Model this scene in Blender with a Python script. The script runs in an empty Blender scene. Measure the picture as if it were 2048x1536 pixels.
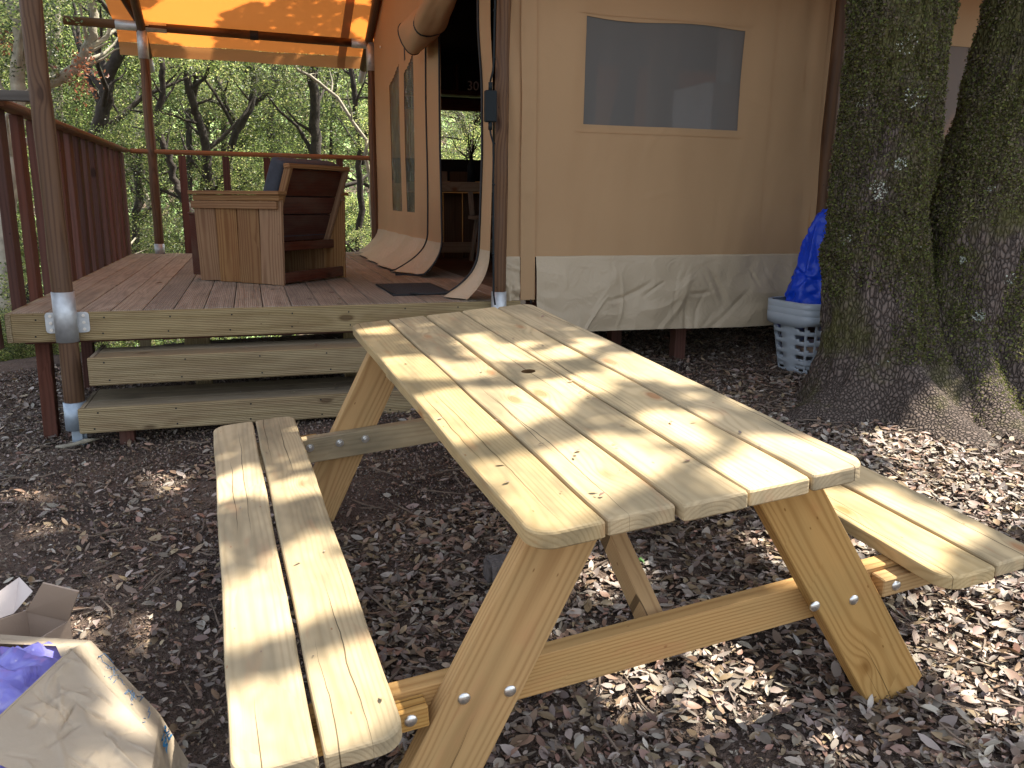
import bpy, bmesh, math, random
import numpy as np
from mathutils import Vector, Matrix
random.seed(7); RNG = np.random.default_rng(7)
SC = bpy.context.scene; COL = SC.collection

# ------------------------------------------------------------------ camera
CF, CH, YAW, PITCH, ROLL = 1632.66, 1.2468, -0.3078, 0.2205, 0.0111
_f0 = np.array([-math.sin(YAW), math.cos(YAW), 0]); _r0 = np.array([math.cos(YAW), math.sin(YAW), 0]); _u0 = np.array([0, 0, 1.])
FWD = math.cos(PITCH)*_f0 - math.sin(PITCH)*_u0; _up = math.cos(PITCH)*_u0 + math.sin(PITCH)*_f0
RGT = math.cos(ROLL)*_r0 + math.sin(ROLL)*_up; UPV = -math.sin(ROLL)*_r0 + math.cos(ROLL)*_up
cam = bpy.data.cameras.new('camera'); cam.sensor_width = 36; cam.lens = CF/2048*36; cam.clip_start = .05; cam.clip_end = 1000
co = bpy.data.objects.new('camera', cam); COL.objects.link(co)
co.matrix_world = Matrix(((RGT[0], UPV[0], -FWD[0], 0), (RGT[1], UPV[1], -FWD[1], 0), (RGT[2], UPV[2], -FWD[2], CH), (0, 0, 0, 1)))
SC.camera = co
# ------------------------------------------------------------------ light
SUN = Vector((0.521, 0.066, 1.0)).normalized()
W = bpy.data.worlds.new('World'); SC.world = W; W.use_nodes = True
wn = W.node_tree.nodes; wl = W.node_tree.links
sky = wn.new('ShaderNodeTexSky'); sky.sky_type = 'NISHITA'; sky.sun_disc = False
sky.sun_elevation = math.asin(SUN.z); sky.sun_rotation = math.atan2(SUN.x, SUN.y)
sky.air_density = 1.0; sky.dust_density = 1.5; sky.ozone_density = 1.0
hz_ = wn.new('ShaderNodeHueSaturation'); hz_.inputs['Saturation'].default_value = .45; wl.new(sky.outputs[0], hz_.inputs['Color']); wl.new(hz_.outputs[0], wn['Background'].inputs[0]); wn['Background'].inputs[1].default_value = 0.15
sl = bpy.data.lights.new('sun', 'SUN'); sl.energy = 5.0; sl.angle = math.radians(.53); sl.color = (1, .93, .8)
so = bpy.data.objects.new('sun', sl); COL.objects.link(so); so.rotation_euler = SUN.to_track_quat('Z', 'Y').to_euler(); so.location = (0, 0, 20)
vs = SC.view_settings; vs.view_transform = 'Standard'; vs.look = 'None'; vs.gamma = 1; vs.use_curve_mapping = False; vs.exposure = 1.5
SC.cycles.max_bounces = 8; SC.cycles.transparent_max_bounces = 12; SC.cycles.diffuse_bounces = 5; SC.cycles.use_denoising = True
try: SC.cycles.denoiser = 'OPENIMAGEDENOISE'
except Exception: pass

# ------------------------------------------------------------------ helpers
WM = {}
def link(o, parent=None, M=None):
    COL.objects.link(o); M = M or Matrix(); WM[o.name] = M
    if parent: o.parent = parent; o.matrix_parent_inverse = WM[parent.name].inverted()
    o.matrix_basis = M
    return o
def tag(o, label=None, cat=None, group=None, kind=None):
    if label: o['label'] = label
    if cat: o['category'] = cat
    if group: o['group'] = group
    if kind: o['kind'] = kind
    return o
def thing(name, label, cat, loc=(0, 0, 0), group=None):
    o = bpy.data.objects.new(name, None); o.empty_display_size = .1
    link(o, None, Matrix.Translation(loc)); return tag(o, label, cat, group)
def ax(o, X, Y, Z=None):
    X = Vector(X).normalized(); Y = Vector(Y); Y = (Y - X*(X@Y if False else X.dot(Y))).normalized(); Z = X.cross(Y)
    return Matrix(((X.x, Y.x, Z.x, o[0]), (X.y, Y.y, Z.y, o[1]), (X.z, Y.z, Z.z, o[2]), (0, 0, 0, 1)))
def mesh_np(name, V, F, mats, mi=None, smooth=False):
    """F: list of tuples or an (n,k) array"""
    me = bpy.data.meshes.new(name); V = np.asarray(V, dtype=np.float32)
    if isinstance(F, np.ndarray):
        n, k = F.shape; me.vertices.add(len(V)); me.vertices.foreach_set('co', V.ravel())
        me.loops.add(n*k); me.loops.foreach_set('vertex_index', F.astype(np.int32).ravel())
        me.polygons.add(n); me.polygons.foreach_set('loop_start', np.arange(0, n*k, k, dtype=np.int32)); me.polygons.foreach_set('loop_total', np.full(n, k, dtype=np.int32))
        me.update(calc_edges=True)
    else:
        me.from_pydata(V.tolist(), [], F)
    for m in (mats if isinstance(mats, (list, tuple)) else [mats]): me.materials.append(m)
    n = len(me.polygons)
    if mi is not None: me.polygons.foreach_set('material_index', np.asarray(mi, dtype=np.int32))
    if smooth: me.polygons.foreach_set('use_smooth', np.ones(n, dtype=bool))
    me.update(); return me
def obj(name, me, parent=None, M=None):
    return link(bpy.data.objects.new(name, me), parent, M)
_bc = {}
def box_me(L, Wd, T, mat, ch=.003):
    k = (round(L, 4), round(Wd, 4), round(T, 4), mat.name, ch)
    if k in _bc: return _bc[k]
    c = min(ch, L*.3, Wd*.3, T*.3); h = (L/2, Wd/2, T/2); V = []; idx = {}
    for sx in (-1, 1):
        for sy in (-1, 1):
            for sz in (-1, 1):
                for a in range(3):
                    v = [s*(hh - (c if i != a else 0)) for i, (s, hh) in enumerate(zip((sx, sy, sz), h))]
                    idx[(sx, sy, sz, a)] = len(V); V.append(v)
    F = []
    for a in range(3):
        b, d = [i for i in range(3) if i != a]
        for s in (-1, 1):
            q = []
            for t, u in ((-1, -1), (1, -1), (1, 1), (-1, 1)):
                k2 = [0, 0, 0]; k2[a] = s; k2[b] = t; k2[d] = u; q.append(idx[(*k2, a)])
            F.append(q)
        for t in (-1, 1):
            for u in (-1, 1):   # edge along a, between faces b and d
                e = []
                for s, f in ((-1, b), (1, b), (1, d), (-1, d)):
                    k2 = [0, 0, 0]; k2[a] = s; k2[b] = t; k2[d] = u; e.append(idx[(*k2, f)])
                F.append(e)
    for sx in (-1, 1):
        for sy in (-1, 1):
            for sz in (-1, 1): F.append([idx[(sx, sy, sz, a)] for a in range(3)])
    me = mesh_np('board', V, F, mat)
    bm = bmesh.new(); bm.from_mesh(me); bmesh.ops.recalc_face_normals(bm, faces=bm.faces); bm.to_mesh(me); bm.free()
    _bc[k] = me; return me
def board(name, parent, mat, P, Q, up, wd, th, ch=.003, label=None):
    """a board whose long axis runs from P to Q; wd is measured across, th along `up`"""
    P = Vector(P); Q = Vector(Q); X = Q - P; Lh = X.length; X.normalize(); Z = Vector(up); Z = (Z - X*X.dot(Z)).normalized(); Y = Z.cross(X)
    o = obj(name, box_me(Lh, wd, th, mat, ch), parent, ax((P+Q)/2, X, Y))
    if label: o['label'] = label
    return o
def vnoise(P, seed=0, octs=4, gain=.5):
    """value noise on (n,2|3) points, about -1..1"""
    P = np.asarray(P, dtype=float); out = np.zeros(len(P)); amp = 1; tot = 0
    if P.shape[1] == 2: P = np.c_[P, np.zeros(len(P))]
    for o in range(octs):
        Q = P*(2**o) + seed*17.13 + o*5.7; I = np.floor(Q).astype(np.int64); f = Q - I; f = f*f*(3-2*f)
        def h(i, j, k):
            n = (i*374761393 + j*668265263 + k*2147483647 + seed*974711) & 0xffffffff
            n = ((n ^ (n >> 13))*1274126177) & 0xffffffff; return ((n ^ (n >> 16)) & 0xffff)/65535.*2-1
        r = 0
        for a in (0, 1):
            for b in (0, 1):
                for c in (0, 1):
                    w = (f[:, 0] if a else 1-f[:, 0])*(f[:, 1] if b else 1-f[:, 1])*(f[:, 2] if c else 1-f[:, 2])
                    r = r + w*h(I[:, 0]+a, I[:, 1]+b, I[:, 2]+c)
        out += amp*r; tot += amp; amp *= gain
    return out/tot*1.6
def creases(a, b, seed, n=46, sx=3.2, sz=.45, z0=.48):
    rr_ = np.random.default_rng(seed); d = np.zeros(len(a))
    for _ in range(n):
        cx = a.min() + rr_.uniform(0, max(a.max()-a.min(), .01)); cz = z0 + rr_.uniform(0, sz); an = rr_.uniform(-1.1, 1.1) if rr_.random() < .75 else rr_.uniform(1.2, 1.9)
        L_ = rr_.uniform(.06, .28); w = rr_.uniform(.012, .035); ca, sa = math.cos(an), math.sin(an)
        t = (a-cx)*ca+(b-cz)*sa; q = -(a-cx)*sa+(b-cz)*ca + rr_.uniform(-1.5, 1.5)*t*t
        d += rr_.uniform(-1, 1)*np.clip(1-np.abs(q)/w, 0, 1)*np.clip(1-(t/L_)**2, 0, 1)
    return d
def sheet(name, mats, fn, nu, nv, parent=None, keep=None, smooth=True, thick=0):
    """fn(u,v arrays in 0..1) -> (n,3) world points"""
    u, v = np.meshgrid(np.linspace(0, 1, nu+1), np.linspace(0, 1, nv+1)); u = u.ravel(); v = v.ravel(); P = fn(u, v)
    i, j = np.meshgrid(np.arange(nu), np.arange(nv)); i = i.ravel(); j = j.ravel(); a = j*(nu+1)+i
    F = np.stack([a, a+1, a+nu+2, a+nu+1], 1)
    if keep is not None:
        C = P[F].mean(1); F = F[keep(C, (i+.5)/nu, (j+.5)/nv)]
    return obj(name, mesh_np(name, P, F, mats, smooth=smooth), parent)
def tube_arrays(pts, rad, segs=8, off=0, cap=True):
    pts = [Vector(p) for p in pts]; n = len(pts)
    if not hasattr(rad, '__len__'): rad = [rad]*n
    T = [(pts[min(i+1, n-1)] - pts[max(i-1, 0)]).normalized() for i in range(n)]
    N = T[0].orthogonal().normalized(); V = []; F = []
    for i in range(n):
        N = (N - T[i]*T[i].dot(N)).normalized(); B = T[i].cross(N)
        for s in range(segs):
            a = 2*math.pi*s/segs; V.append(tuple(pts[i] + (N*math.cos(a) + B*math.sin(a))*rad[i]))
    for i in range(n-1):
        for s in range(segs):
            a = off+i*segs+s; b = off+i*segs+(s+1) % segs; F.append((a, b, b+segs, a+segs))
    if cap: F.append(tuple(off+s for s in reversed(range(segs)))); F.append(tuple(off+(n-1)*segs+s for s in range(segs)))
    return V, F
def tube(name, mat, pts, rad, segs=10, parent=None, cap=True):
    V, F = tube_arrays(pts, rad, segs, 0, cap); return obj(name, mesh_np(name, V, F, mat, smooth=True), parent)
def rod(name, mat, P, Q, r, parent=None, segs=20, label=None, wob=0):
    """round pole with local X along it (for the grain)"""
    P = Vector(P); Q = Vector(Q); X = (Q-P); L = X.length; n = 2 if not wob else 14
    pts = [Vector((-L/2 + L*i/(n-1), wob*math.sin(i*1.3), wob*math.cos(i*.9))) for i in range(n)]
    V, F = tube_arrays(pts, [r*(1+(.04*math.sin(i*2.1) if wob else 0)) for i in range(n)], segs)
    me = mesh_np(name, V, F, mat, smooth=True)
    for p in me.polygons:
        if len(p.vertices) > 4: p.use_smooth = False
    X.normalize(); Y = X.orthogonal(); o = obj(name, me, parent, ax((P+Q)/2, X, Y))
    if label: o['label'] = label
    return o

def txt_mesh(fc, mat):
    t = bpy.data.objects.new('t', fc); COL.objects.link(t); dg = bpy.context.evaluated_depsgraph_get(); me = bpy.data.meshes.new_from_object(t.evaluated_get(dg)); bpy.data.objects.remove(t)
    me.materials.clear(); me.materials.append(mat); return me
def at(px, py, Yp):
    d = FWD + RGT*(px-1024)/CF + UPV*(768-py)/CF; t = Yp/d[1]; return Vector((d[0]*t, d[1]*t, CH+d[2]*t))
def az(px, py, z):
    d = FWD + RGT*(px-1024)/CF + UPV*(768-py)/CF; t = (z-CH)/d[2]; return Vector((d[0]*t, d[1]*t, z))
# ------------------------------------------------------------------ materials
def newmat(name):
    m = bpy.data.materials.new(name); m.use_nodes = True; nt = m.node_tree
    return m, nt.nodes, nt.links, nt.nodes['Principled BSDF']
def N(ns, t, **kw):
    n = ns.new(t)
    for k, v in kw.items():
        if k.startswith('i_'): n.inputs[k[2:].replace('_', ' ')].default_value = v
        else: setattr(n, k, v)
    return n
def ramp(ns, stops, interp='LINEAR'):
    r = ns.new('ShaderNodeValToRGB'); e = r.color_ramp; e.interpolation = interp
    while len(e.elements) < len(stops): e.elements.new(.5)
    for el, (p, c) in zip(e.elements, stops): el.position = p; el.color = (*c, 1) if len(c) == 3 else c
    return r
def mth(ns, ls, op, a, b=None, c=None, clamp=False):
    n = ns.new('ShaderNodeMath'); n.operation = op; n.use_clamp = clamp
    for i, x in enumerate((a, b, c)):
        if x is None: continue
        if isinstance(x, (int, float)): n.inputs[i].default_value = x
        else: ls.new(x, n.inputs[i])
    return n.outputs[0]
def mixc(ns, ls, fac, a, b, mode='MIX'):
    n = ns.new('ShaderNodeMix'); n.data_type = 'RGBA'; n.blend_type = mode
    for s, x in ((0, fac), (6, a), (7, b)):
        if isinstance(x, (int, float)): n.inputs[s].default_value = x
        elif isinstance(x, tuple): n.inputs[s].default_value = (*x[:3], 1)
        else: ls.new(x, n.inputs[s])
    return n.outputs[2]
def coords(ns, ls, scale=(1, 1, 1), rnd=40.):
    tc = ns.new('ShaderNodeTexCoord'); oi = ns.new('ShaderNodeObjectInfo')
    v = ns.new('ShaderNodeVectorMath'); v.operation = 'MULTIPLY_ADD'; v.inputs[1].default_value = scale
    ls.new(tc.outputs['Object'], v.inputs[0])
    c = ns.new('ShaderNodeCombineXYZ')
    for i, k in enumerate((rnd, rnd*.63, rnd*.37)): ls.new(mth(ns, ls, 'MULTIPLY', oi.outputs['Random'], k), c.inputs[i])
    ls.new(c.outputs[0], v.inputs[2]); return v.outputs[0], oi.outputs['Random'], tc.outputs['Object']
def wood(name, light, dark, knot=(.16, .06, .02), tint=None, ring=34, contrast=.55, rough=.65, wander=.045, check=0., groove=None, knots=1., dirt=(.12, .1, .07), dirtamt=.3, var=.14, spec=.16):
    m, ns, ls, bs = newmat(name)
    vec, rnd, oc = coords(ns, ls)
    # slow wander of the grain along the board
    n1 = N(ns, 'ShaderNodeTexNoise', i_Scale=1.0, i_Detail=2.0); st = N(ns, 'ShaderNodeVectorMath', operation='MULTIPLY'); st.inputs[1].default_value = (1.1, 5, 5)
    ls.new(vec, st.inputs[0]); ls.new(st.outputs[0], n1.inputs['Vector'])
    # knots: sparse voronoi cells
    kv = N(ns, 'ShaderNodeVectorMath', operation='MULTIPLY'); kv.inputs[1].default_value = (3.6, 8.5, 5.0); ls.new(vec, kv.inputs[0])
    vo = N(ns, 'ShaderNodeTexVoronoi', i_Scale=1.0, i_Randomness=1.0); ls.new(kv.outputs[0], vo.inputs['Vector'])
    sp = N(ns, 'ShaderNodeSeparateColor'); ls.new(vo.outputs['Color'], sp.inputs[0])
    on = mth(ns, ls, 'GREATER_THAN', sp.outputs[0], 1-.3*knots)
    kd = mth(ns, ls, 'ADD', vo.outputs['Distance'], mth(ns, ls, 'MULTIPLY', mth(ns, ls, 'SUBTRACT', 1., on), 5.))
    # knot distance measured round
    bump_in = mth(ns, ls, 'POWER', 2.718, mth(ns, ls, 'MULTIPLY', kd, -5.5))
    sx = N(ns, 'ShaderNodeSeparateXYZ'); ls.new(oc, sx.inputs[0])
    cy = mth(ns, ls, 'ADD', sx.outputs[1], mth(ns, ls, 'MULTIPLY', mth(ns, ls, 'SUBTRACT', rnd, .5), .16))
    cz = mth(ns, ls, 'ADD', sx.outputs[2], mth(ns, ls, 'ADD', mth(ns, ls, 'MULTIPLY', rnd, .05), .035))
    r = mth(ns, ls, 'SQRT', mth(ns, ls, 'ADD', mth(ns, ls, 'MULTIPLY', cy, cy), mth(ns, ls, 'MULTIPLY', cz, cz)))
    r = mth(ns, ls, 'ADD', r, mth(ns, ls, 'MULTIPLY', n1.outputs[0], wander))
    r = mth(ns, ls, 'ADD', r, mth(ns, ls, 'MULTIPLY', bump_in, .045))
    ph = mth(ns, ls, 'MULTIPLY', r, ring*6.283)
    s = mth(ns, ls, 'MULTIPLY_ADD', mth(ns, ls, 'SINE', ph), .5, .5); s = mth(ns, ls, 'POWER', s, 2.2)
    # fine fibre
    fb = N(ns, 'ShaderNodeTexNoise', i_Scale=1.0, i_Detail=3.0); fv = N(ns, 'ShaderNodeVectorMath', operation='MULTIPLY'); fv.inputs[1].default_value = (6, 240, 240)
    ls.new(vec, fv.inputs[0]); ls.new(fv.outputs[0], fb.inputs['Vector'])
    g = mth(ns, ls, 'MULTIPLY_ADD', s, contrast, mth(ns, ls, 'MULTIPLY', mth(ns, ls, 'SUBTRACT', fb.outputs[0], .4), contrast*.8), clamp=True)
    col = mixc(ns, ls, g, light, dark)
    big = N(ns, 'ShaderNodeTexNoise', i_Scale=1.0, i_Detail=3.0, i_Roughness=.6); bv = N(ns, 'ShaderNodeVectorMath', operation='MULTIPLY'); bv.inputs[1].default_value = (3, 9, 9)
    ls.new(vec, bv.inputs[0]); ls.new(bv.outputs[0], big.inputs['Vector'])
    br = ramp(ns, [(.42, (0, 0, 0)), (.72, (1, 1, 1))]); ls.new(big.outputs[0], br.inputs[0])
    col = mixc(ns, ls, mth(ns, ls, 'MULTIPLY', br.outputs[0], dirtamt), col, dirt)
    kr = ramp(ns, [(.0, (1, 1, 1)), (.11, (.9, .9, .9)), (.15, (.35, .35, .35)), (.2, (0, 0, 0))]); ls.new(kd, kr.inputs[0])
    col = mixc(ns, ls, mth(ns, ls, 'MULTIPLY', kr.outputs[0], .75), col, knot)
    # small dark specks and scratches
    pk = N(ns, 'ShaderNodeTexVoronoi', i_Scale=1.0); pv = N(ns, 'ShaderNodeVectorMath', operation='MULTIPLY'); pv.inputs[1].default_value = (14, 34, 20); ls.new(vec, pv.inputs[0]); ls.new(pv.outputs[0], pk.inputs['Vector'])
    pr = ramp(ns, [(.05, (1, 1, 1)), (.09, (0, 0, 0))]); ls.new(pk.outputs['Distance'], pr.inputs[0])
    ps = N(ns, 'ShaderNodeSeparateColor'); ls.new(pk.outputs['Color'], ps.inputs[0])
    col = mixc(ns, ls, mth(ns, ls, 'MULTIPLY', mth(ns, ls, 'MULTIPLY', pr.outputs[0], mth(ns, ls, 'GREATER_THAN', ps.outputs[1], .6)), .75), col, knot)
    if check:   # drying cracks running along the board
        for q in (0, 1):
            wn_ = N(ns, 'ShaderNodeTexNoise', i_Scale=1.0, i_Detail=4.0); wv_ = N(ns, 'ShaderNodeVectorMath', operation='MULTIPLY_ADD'); wv_.inputs[1].default_value = (2.2, .2, .2); wv_.inputs[2].default_value = (q*7.3, 0, q*3.1); ls.new(vec, wv_.inputs[0]); ls.new(wv_.outputs[0], wn_.inputs['Vector'])
            y0 = mth(ns, ls, 'MULTIPLY', mth(ns, ls, 'SUBTRACT', mth(ns, ls, 'FRACT', mth(ns, ls, 'MULTIPLY', rnd, 5.7+q*3.3)), .5), .11)
            dd_ = mth(ns, ls, 'ABSOLUTE', mth(ns, ls, 'SUBTRACT', sx.outputs[1], mth(ns, ls, 'ADD', y0, mth(ns, ls, 'MULTIPLY', mth(ns, ls, 'SUBTRACT', wn_.outputs[0], .5), .05))))
            seg = mth(ns, ls, 'SINE', mth(ns, ls, 'MULTIPLY_ADD', sx.outputs[0], 3.1+q*1.7, mth(ns, ls, 'MULTIPLY', rnd, 31.)))
            wd_ = mth(ns, ls, 'MULTIPLY', mth(ns, ls, 'SUBTRACT', seg, .1, clamp=True), .0016)
            ck = mth(ns, ls, 'MULTIPLY', mth(ns, ls, 'LESS_THAN', dd_, wd_), check)
            col = mixc(ns, ls, ck, col, tuple(x*.25 for x in dark))
        # reddish resin smears
        rs = N(ns, 'ShaderNodeTexNoise', i_Scale=1.0, i_Detail=5.0, i_Distortion=.6); rv = N(ns, 'ShaderNodeVectorMath', operation='MULTIPLY'); rv.inputs[1].default_value = (5, 16, 16); ls.new(vec, rv.inputs[0]); ls.new(rv.outputs[0], rs.inputs['Vector'])
        rm_ = ramp(ns, [(.60, (0, 0, 0)), (.72, (1, 1, 1))]); ls.new(rs.outputs[0], rm_.inputs[0]); col = mixc(ns, ls, mth(ns, ls, 'MULTIPLY', rm_.outputs[0], .32), col, (.42, .20, .09))
    hsv = N(ns, 'ShaderNodeHueSaturation'); ls.new(col, hsv.inputs['Color'])
    ls.new(mth(ns, ls, 'MULTIPLY_ADD', rnd, var*2, 1-var), hsv.inputs['Value'])
    ls.new(mth(ns, ls, 'MULTIPLY_ADD', mth(ns, ls, 'FRACT', mth(ns, ls, 'MULTIPLY', rnd, 7.3)), .24, .88), hsv.inputs['Saturation'])
    col = hsv.outputs[0]
    h = mth(ns, ls, 'MULTIPLY_ADD', s, -.35, mth(ns, ls, 'MULTIPLY', fb.outputs[0], .4))
    bp = N(ns, 'ShaderNodeBump', i_Strength=.45, i_Distance=.002); ls.new(h, bp.inputs['Height'])
    if groove:
        w = mth(ns, ls, 'SINE', mth(ns, ls, 'MULTIPLY', sx.outputs[{'y': 1, 'z': 2}[groove[0]]], 6.283/groove[1]))
        w = mth(ns, ls, 'MULTIPLY_ADD', w, .5, .5)
        b2 = N(ns, 'ShaderNodeBump', i_Strength=.8, i_Distance=.003); ls.new(w, b2.inputs['Height']); ls.new(bp.outputs[0], b2.inputs['Normal']); bp = b2
        dv = N(ns, 'ShaderNodeTexNoise', i_Scale=1.0); gv = N(ns, 'ShaderNodeVectorMath', operation='MULTIPLY'); gv.inputs[1].default_value = (4, 60, 60); ls.new(vec, gv.inputs[0]); ls.new(gv.outputs[0], dv.inputs['Vector'])
        col = mixc(ns, ls, mth(ns, ls, 'MULTIPLY', mth(ns, ls, 'MULTIPLY', mth(ns, ls, 'SUBTRACT', 1., w), dv.outputs[0]), .75), col, tuple(x*.3 for x in dark))
    ls.new(col, bs.inputs['Base Color']); ls.new(bp.outputs[0], bs.inputs['Normal'])
    bs.inputs['Roughness'].default_value = rough; bs.inputs['Specular IOR Level'].default_value = spec
    return m
M = {}
M['pine'] = wood('treated_pine', (.51, .385, .215), (.34, .24, .115), knot=(.30, .12, .04), ring=110, contrast=.42, dirt=(.215, .175, .105), dirtamt=.9, rough=.6, check=.9, knots=1.6, wander=.03, var=.19)
M['pine_leg'] = wood('treated_pine_leg', (.45, .275, .115), (.28, .15, .055), knot=(.16, .07, .02), ring=120, contrast=.6, dirt=(.3, .22, .1), dirtamt=.35, check=.8, wander=.03)
M['deck'] = wood('deck_board', (.39, .315, .235), (.24, .18, .13), knot=(.05, .025, .015), ring=60, contrast=.6, groove=('y', .0105), dirt=(.12, .1, .08), dirtamt=.45, var=.22)
M['fascia'] = wood('ribbed_fascia', (.34, .265, .15), (.22, .16, .08), knot=(.06, .03, .015), ring=50, contrast=.5, groove=('y', .0092), dirt=(.17, .10, .06), dirtamt=.5, var=.1)
M['tread'] = wood('step_tread', (.33, .265, .175), (.21, .155, .095), knot=(.07, .035, .02), ring=60, contrast=.5, groove=('y', .0105), dirt=(.14, .12, .1), dirtamt=.5)
M['baluster'] = wood('red_brown_board', (.105, .045, .033), (.058, .024, .017), knot=(.02, .01, .008), ring=56, contrast=.6, knots=.3, dirt=(.09, .05, .04), dirtamt=.6, var=.3, rough=.75)
M['rail'] = wood('brown_rail', (.24, .11, .05), (.12, .05, .025), knot=(.05, .02, .01), ring=60, dirt=(.14, .1, .08), dirtamt=.5)
M['pole'] = wood('stained_pole', (.125, .062, .027), (.058, .026, .011), knot=(.03, .012, .006), ring=52, contrast=.75, dirt=(.1, .06, .04), dirtamt=.5, rough=.5, knots=1.2, var=.12)
M['chair'] = wood('stained_pine', (.25, .145, .07), (.145, .07, .03), knot=(.05, .02, .01), ring=60, contrast=.8, dirt=(.17, .08, .04), dirtamt=.5, rough=.55, var=.16)
M['chair_dark'] = wood('dark_red_board', (.07, .02, .012), (.04, .012, .008), knot=(.015, .006, .004), ring=60, contrast=.6, rough=.45)
M['greywood'] = wood('grey_weathered_wood', (.13, .115, .1), (.07, .06, .05), ring=30)
M['dimwood'] = wood('indoor_brown_wood', (.13, .075, .045), (.08, .042, .024), ring=52, contrast=.6)
M['palewood'] = wood('pale_indoor_wood', (.33, .26, .19), (.22, .16, .11), ring=52, contrast=.5)

def simple(name, col, rough=.6, metal=0., noise=None, bump=None, spec=.5):
    m, ns, ls, bs = newmat(name); bs.inputs['Roughness'].default_value = rough; bs.inputs['Metallic'].default_value = metal; bs.inputs['Specular IOR Level'].default_value = spec
    tc = ns.new('ShaderNodeTexCoord')
    n = N(ns, 'ShaderNodeTexNoise', i_Scale=(noise or (20, .1))[0], i_Detail=4.0); ls.new(tc.outputs['Object'], n.inputs['Vector'])
    a = (noise or (20, .1))[1]
    ls.new(mixc(ns, ls, n.outputs[0], tuple(max(0, c*(1-a*2)) for c in col), tuple(c*(1+a*2) for c in col)), bs.inputs['Base Color'])
    if bump:
        n2 = N(ns, 'ShaderNodeTexNoise', i_Scale=bump[0], i_Detail=5.0); ls.new(tc.outputs['Object'], n2.inputs['Vector'])
        b = N(ns, 'ShaderNodeBump', i_Strength=bump[1], i_Distance=.01); ls.new(n2.outputs[0], b.inputs['Height']); ls.new(b.outputs[0], bs.inputs['Normal'])
    return m
M['steel'] = simple('galvanised_steel', (.50, .52, .53), .55, .75, (26, .18), (60, .1))
M['bluesteel'] = simple('dull_galvanised_foot', (.36, .43, .5), .5, .5, (18, .2))
M['bolt'] = simple('zinc_bolt', (.7, .7, .68), .35, 1.0, (300, .1), (200, .04))
M['black'] = simple('black_plastic', (.008, .012, .014), .7, spec=.25)
M['zip'] = simple('black_zip', (.008, .008, .009), .7)
M['greytube'] = simple('grey_plastic_tube', (.45, .46, .48), .35)
M['mat'] = simple('black_doormat', (.018, .018, .02), .95, 0, (90, .3), (400, .6))
M['cushion'] = simple('blue_grey_cushion', (.032, .038, .05), .9, 0, (30, .15), (300, .2))
M['fridge'] = simple('white_fridge', (.75, .78, .8), .35)
M['whitetxt'] = simple('pale_lettering', (.6, .57, .6), .6)
M['sticker'] = simple('white_sticker', (.8, .82, .9), .5)
M['stickerink'] = simple('blue_sticker_print', (.04, .06, .3), .5)
M['grey_plastic'] = simple('grey_basket_plastic', (.33, .37, .41), .38, 0, (8, .05))
M['terracotta'] = simple('beige_contents', (.45, .3, .2), .8)
M['cardboard'] = simple('cardboard', (.36, .27, .205), .85, 0, (5, .06), (150, .08))
M['cardboard_in'] = simple('cardboard_white_side', (.62, .54, .5), .8, 0, (5, .04))
M['pen'] = simple('blue_pen', (.05, .12, .22), .6)
M['print'] = simple('blue_print', (.03, .2, .42), .5)
M['bore'] = simple('drilled_end_grain', (.10, .055, .025), .95, 0, (60, .2), spec=.05)
M['stone'] = simple('stone', (.12, .105, .1), .9, 0, (40, .35), (60, .8))
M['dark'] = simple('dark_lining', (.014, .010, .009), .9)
M['bark_thin'] = simple('dark_bark', (.042, .034, .028), .95, 0, (14, .5), (30, 1.))
M['bark_pale'] = simple('pale_lichen_bark', (.34, .31, .24), .95, 0, (9, .45), (30, 1.))
M['twig'] = simple('dry_twig', (.16, .12, .09), .9, 0, (20, .3))
M['dry_flower'] = simple('dried_flower', (.09, .035, .025), .9)
M['seedling'] = simple('green_seedling', (.06, .16, .03), .6)

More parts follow.
